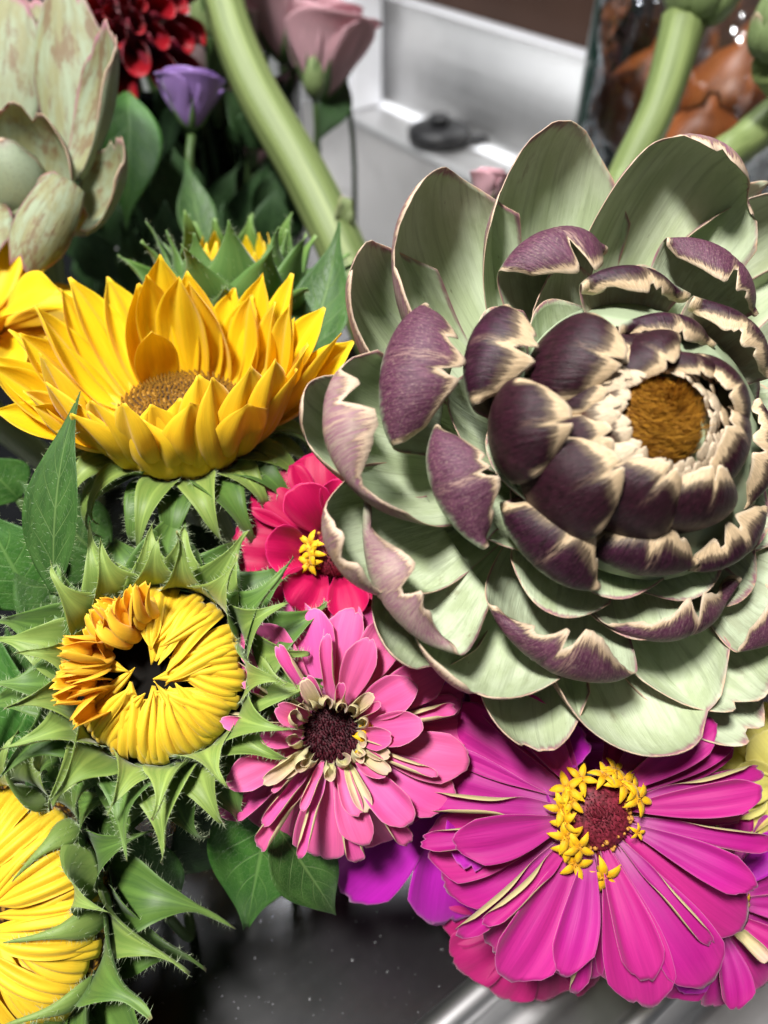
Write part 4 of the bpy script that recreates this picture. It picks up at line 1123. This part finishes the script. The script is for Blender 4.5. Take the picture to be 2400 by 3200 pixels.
leaf('blue green lisianthus leaf drooping below the pale pink lisianthus', ((1080, 250, .58), (985, 455, .57)), 52, (.5, .2, 1), m_leaf_dk, (10, 4, -6, -14), 71, 0)
leaf('pointed dark green leaf standing behind the green sunflower bud', ((640, 800, .42), (580, 500, .42)), 60, (.2, .1, 1), m_leaf, (10, 4, -6, -14), 72, 0)

# ------------------------------------------------------------------ things on the sink deck
def on_deck(x, y, z=0.0): return MS @ T(x, y, z)
m_white = plain('white_plastic', (.80, .81, .85), .35, .5, var=.04, scale=20)
disp = thing('soap_dispenser', 'white square plastic dispenser standing on the steel sink deck', 'dispenser', on_deck(.688, 1.03, .0))
obj('body', rbox('body', .052, .056, .20, .006), m_white, disp, T(0, 0, .1005))
obj('cap', lathe('cap', [(.014, .2005), (.014, .222), (.012, .226), (.004, .2265), (.004, .245)], 24), plain('grey_plastic', (.10, .09, .10), .4, .5), disp)
obj('nozzle', rbox('nozzle', .016, .05, .010, .003), plain('grey_plastic', (.10, .09, .10), .4, .5), disp, T(0, -.018, .249))
m_blackrub = plain('black_rubber', (.010, .010, .011), .45, .4, var=.3)
stp = thing('sink_stopper', 'black rubber sink stopper with knob lying on the steel deck', 'sink stopper', on_deck(.685, .835, .0) @ Matrix.Scale(1.3, 4))
obj('disc', lathe('disc', [(.026, .001), (.031, .004), (.032, .012), (.027, .016), (.014, .018), (.004, .0185)], 36), m_blackrub, stp)
obj('knob', lathe('knob', [(.010, .017), (.009, .020), (.011, .022), (.011, .025), (.007, .027), (.001, .0275)], 24), m_blackrub, stp)
obj('tab', rbox('tab', .034, .012, .006, .002), m_blackrub, stp, T(.018, -.028, .008) @ Rz(-.7))

# dark green bottle
bt = MS.inverted() @ P(1890, 560, .80)
bx = P(1905, 330, .72)
bot = thing('glass_bottle', 'dark green glass bottle standing behind the artichoke bloom', 'bottle', T(bx.x, bx.y, COUNTER_Z))
obj('body', lathe('body', [(.024, .0015), (.0285, .006), (.029, .02), (.029, .30), (.026, .325), (.014, .355), (.0125, .40)], 48), m_glass_green, bot)
obj('neck_ring', lathe('neck_ring', [(.0128, .398), (.0150, .401), (.0150, .412), (.0128, .415)], 32), m_glass_green, bot)

# bag of orange bulbs
m_onion = (lambda b: b.done(b.mix(b.step(b.noise(b.vec(b.math('MULTIPLY', b.uvs()[1], 26.), b.math('MULTIPLY', b.uvs()[0], 2.), b.math('MULTIPLY', b.rnd(), 20.)), 1.5, 4), .35, .65), (.34, .10, .022), (.20, .055, .015)), .4, .4))(NB('onion_skin'))
for i, (px, py, dd, r) in enumerate([(2030, 330, .66, .044), (2290, 330, .64, .046), (2440, 180, .68, .045), (2180, 480, .60, .036)]):
    p = P(px, py, dd)
    zb = max(p.z - r, COUNTER_Z)
    o = thing('onion', ['round orange brown onion nearest the dark bottle in the clear bag', 'orange brown onion under the small artichokes in the clear bag', 'orange brown onion deepest in the clear bag', 'reddish onion lowest in the clear bag'][i], 'onion', T(p.x, p.y, p.z))
    obj('bulb', lathe('bulb', [(.004, -r * .92), (r * .5, -r * .84), (r * .88, -r * .45), (r, 0), (r * .9, r * .42), (r * .55, r * .78), (r * .2, r * .98), (r * .12, r * 1.2)], 36, bump=.015, seed=i), m_onion, o)
    obj('root_tuft', lathe('root_tuft', [(.006, -r * .97), (.005, -r * .90)], 10), m_bead, o)
# crinkled clear bag around them
c = P(2230, 330, .645)
rs = np.random.RandomState(12)
V, F = [], []
nu_, nv_ = 40, 64
for i in range(nu_ + 1):
    f = i / nu_
    zz = COUNTER_Z - c.z + .004 + f * .30
    for j in range(nv_):
        t = 2 * math.pi * j / nv_
        rr = (.088 if f < .75 else .088 - (f - .75) * .2) * (1 - .25 * (1 - min(1, f * 6)))
        cr_ = .010 * abs(math.sin(3.1 * t + 6 * f)) + .008 * abs(math.sin(7 * t - 9 * f + 1)) + .005 * math.sin(15 * t + 13 * f)
        V.append(((rr + cr_) * math.cos(t), (rr * .8 + cr_) * math.sin(t), zz))
for i in range(nu_):
    for j in range(nv_):
        F.append((i * nv_ + j, i * nv_ + (j + 1) % nv_, (i + 1) * nv_ + (j + 1) % nv_, (i + 1) * nv_ + j))
def film():
    b = NB('clear_film'); b.n.remove(b.bsdf)
    tr = b.n.new('ShaderNodeBsdfTransparent'); tr.inputs[0].default_value = (.93, .95, .95, 1)
    gl = b.n.new('ShaderNodeBsdfGlossy'); gl.inputs['Roughness'].default_value = .13; gl.inputs[0].default_value = (.9, .95, 1, 1)
    fr = b.n.new('ShaderNodeFresnel'); fr.inputs[0].default_value = 1.5
    bp = b.n.new('ShaderNodeBump'); bp.inputs['Strength'].default_value = .5; bp.inputs['Distance'].default_value = .02
    b.link(b.noise(b.objco(), 22, 2, .4, 1.2), bp.inputs['Height']); b.link(bp.outputs[0], gl.inputs['Normal']); b.link(bp.outputs[0], fr.inputs['Normal'])
    m = b.n.new('ShaderNodeMixShader')
    b.link(b.math('MULTIPLY_ADD', fr.outputs[0], 1.6, .06), m.inputs[0]); b.link(tr.outputs[0], m.inputs[1]); b.link(gl.outputs[0], m.inputs[2]); b.link(m.outputs[0], b.out.inputs[0])
    return b.m
bag = obj('plastic_bag', from_arrays('plastic_bag', V, F), film(), None, T(*c))
tag(bag, 'crinkled clear plastic bag wrapped around the orange brown onions', 'plastic bag')

# small artichokes with pale stems, upper right
def small_artichoke(px, py, d, axis, label, Rpx, stem_pts, rad, seed):
    s = d / FPX
    M = frame(P(px, py, d), cdir(*axis))
    root = thing('artichoke', label, 'artichoke', M)
    rng = random.Random(seed)
    obj('heart', lathe('heart', [(a * Rpx * s, b * Rpx * s) for a, b in [(.25, -.1), (.6, .1), (.8, .5), (.7, 1.0), (.4, 1.5), (.05, 1.8)]], 28, bump=.03), m_artS, root)
    for row in range(4):
        for k in range(8):
            a = 2 * math.pi * (k + row * .5 + rng.uniform(-.1, .1)) / 8
            e = [55, 72, 84, 92][row]
            me = sheet('bract', Rpx * (1.0 + .12 * row) * s, Rpx * .40 * s, [.7, 1, 1.05, .85, .4], [e - 30, e, e + 16, e + 20], [50, 46, 44, 40], 14, 10, tip_round=.12, notch=.05, ripple=.05, thick=.0014, seed=seed * 9 + row * 10 + k)
            obj('bract', me, m_artS, root, Rz(a) @ T((.46 + .1 * row) * Rpx * s, 0, (.0 + .18 * row) * Rpx * s))
    Mi = M.inverted()
    W = [P(*p) for p in stem_pts]; e = W[-1]
    W.append(Vector((e.x - .01, e.y + .02, COUNTER_Z + rad)))
    obj('stem', tube('stem', [Mi @ p for p in W], [rad * 1.25] + [rad] * (len(W) - 2) + [rad * .9], 18, ribs=.04, ribn=6), m_stem, root)
    return root
small_artichoke(2160, 60, .46, (.25, .85, .45), 'small green artichoke on the jointed pale stem above the onions', 130, [(2140, 60, .46), (2060, 330, .462), (1960, 540, .47), (1900, 700, .48)], .0105, 3)
small_artichoke(2410, 190, .42, (.3, .8, .5), 'small green artichoke hanging over the onion bag', 120, [(2420, 190, .42), (2500, 330, .45), (2560, 500, .47)], .010, 5)
small_artichoke(2640, 120, .46, (.45, .8, .4), 'small artichoke on the pale stem slanting out behind the artichoke bloom', 120, [(2560, 270, .46), (2330, 440, .46), (2200, 600, .47)], .0105, 7)
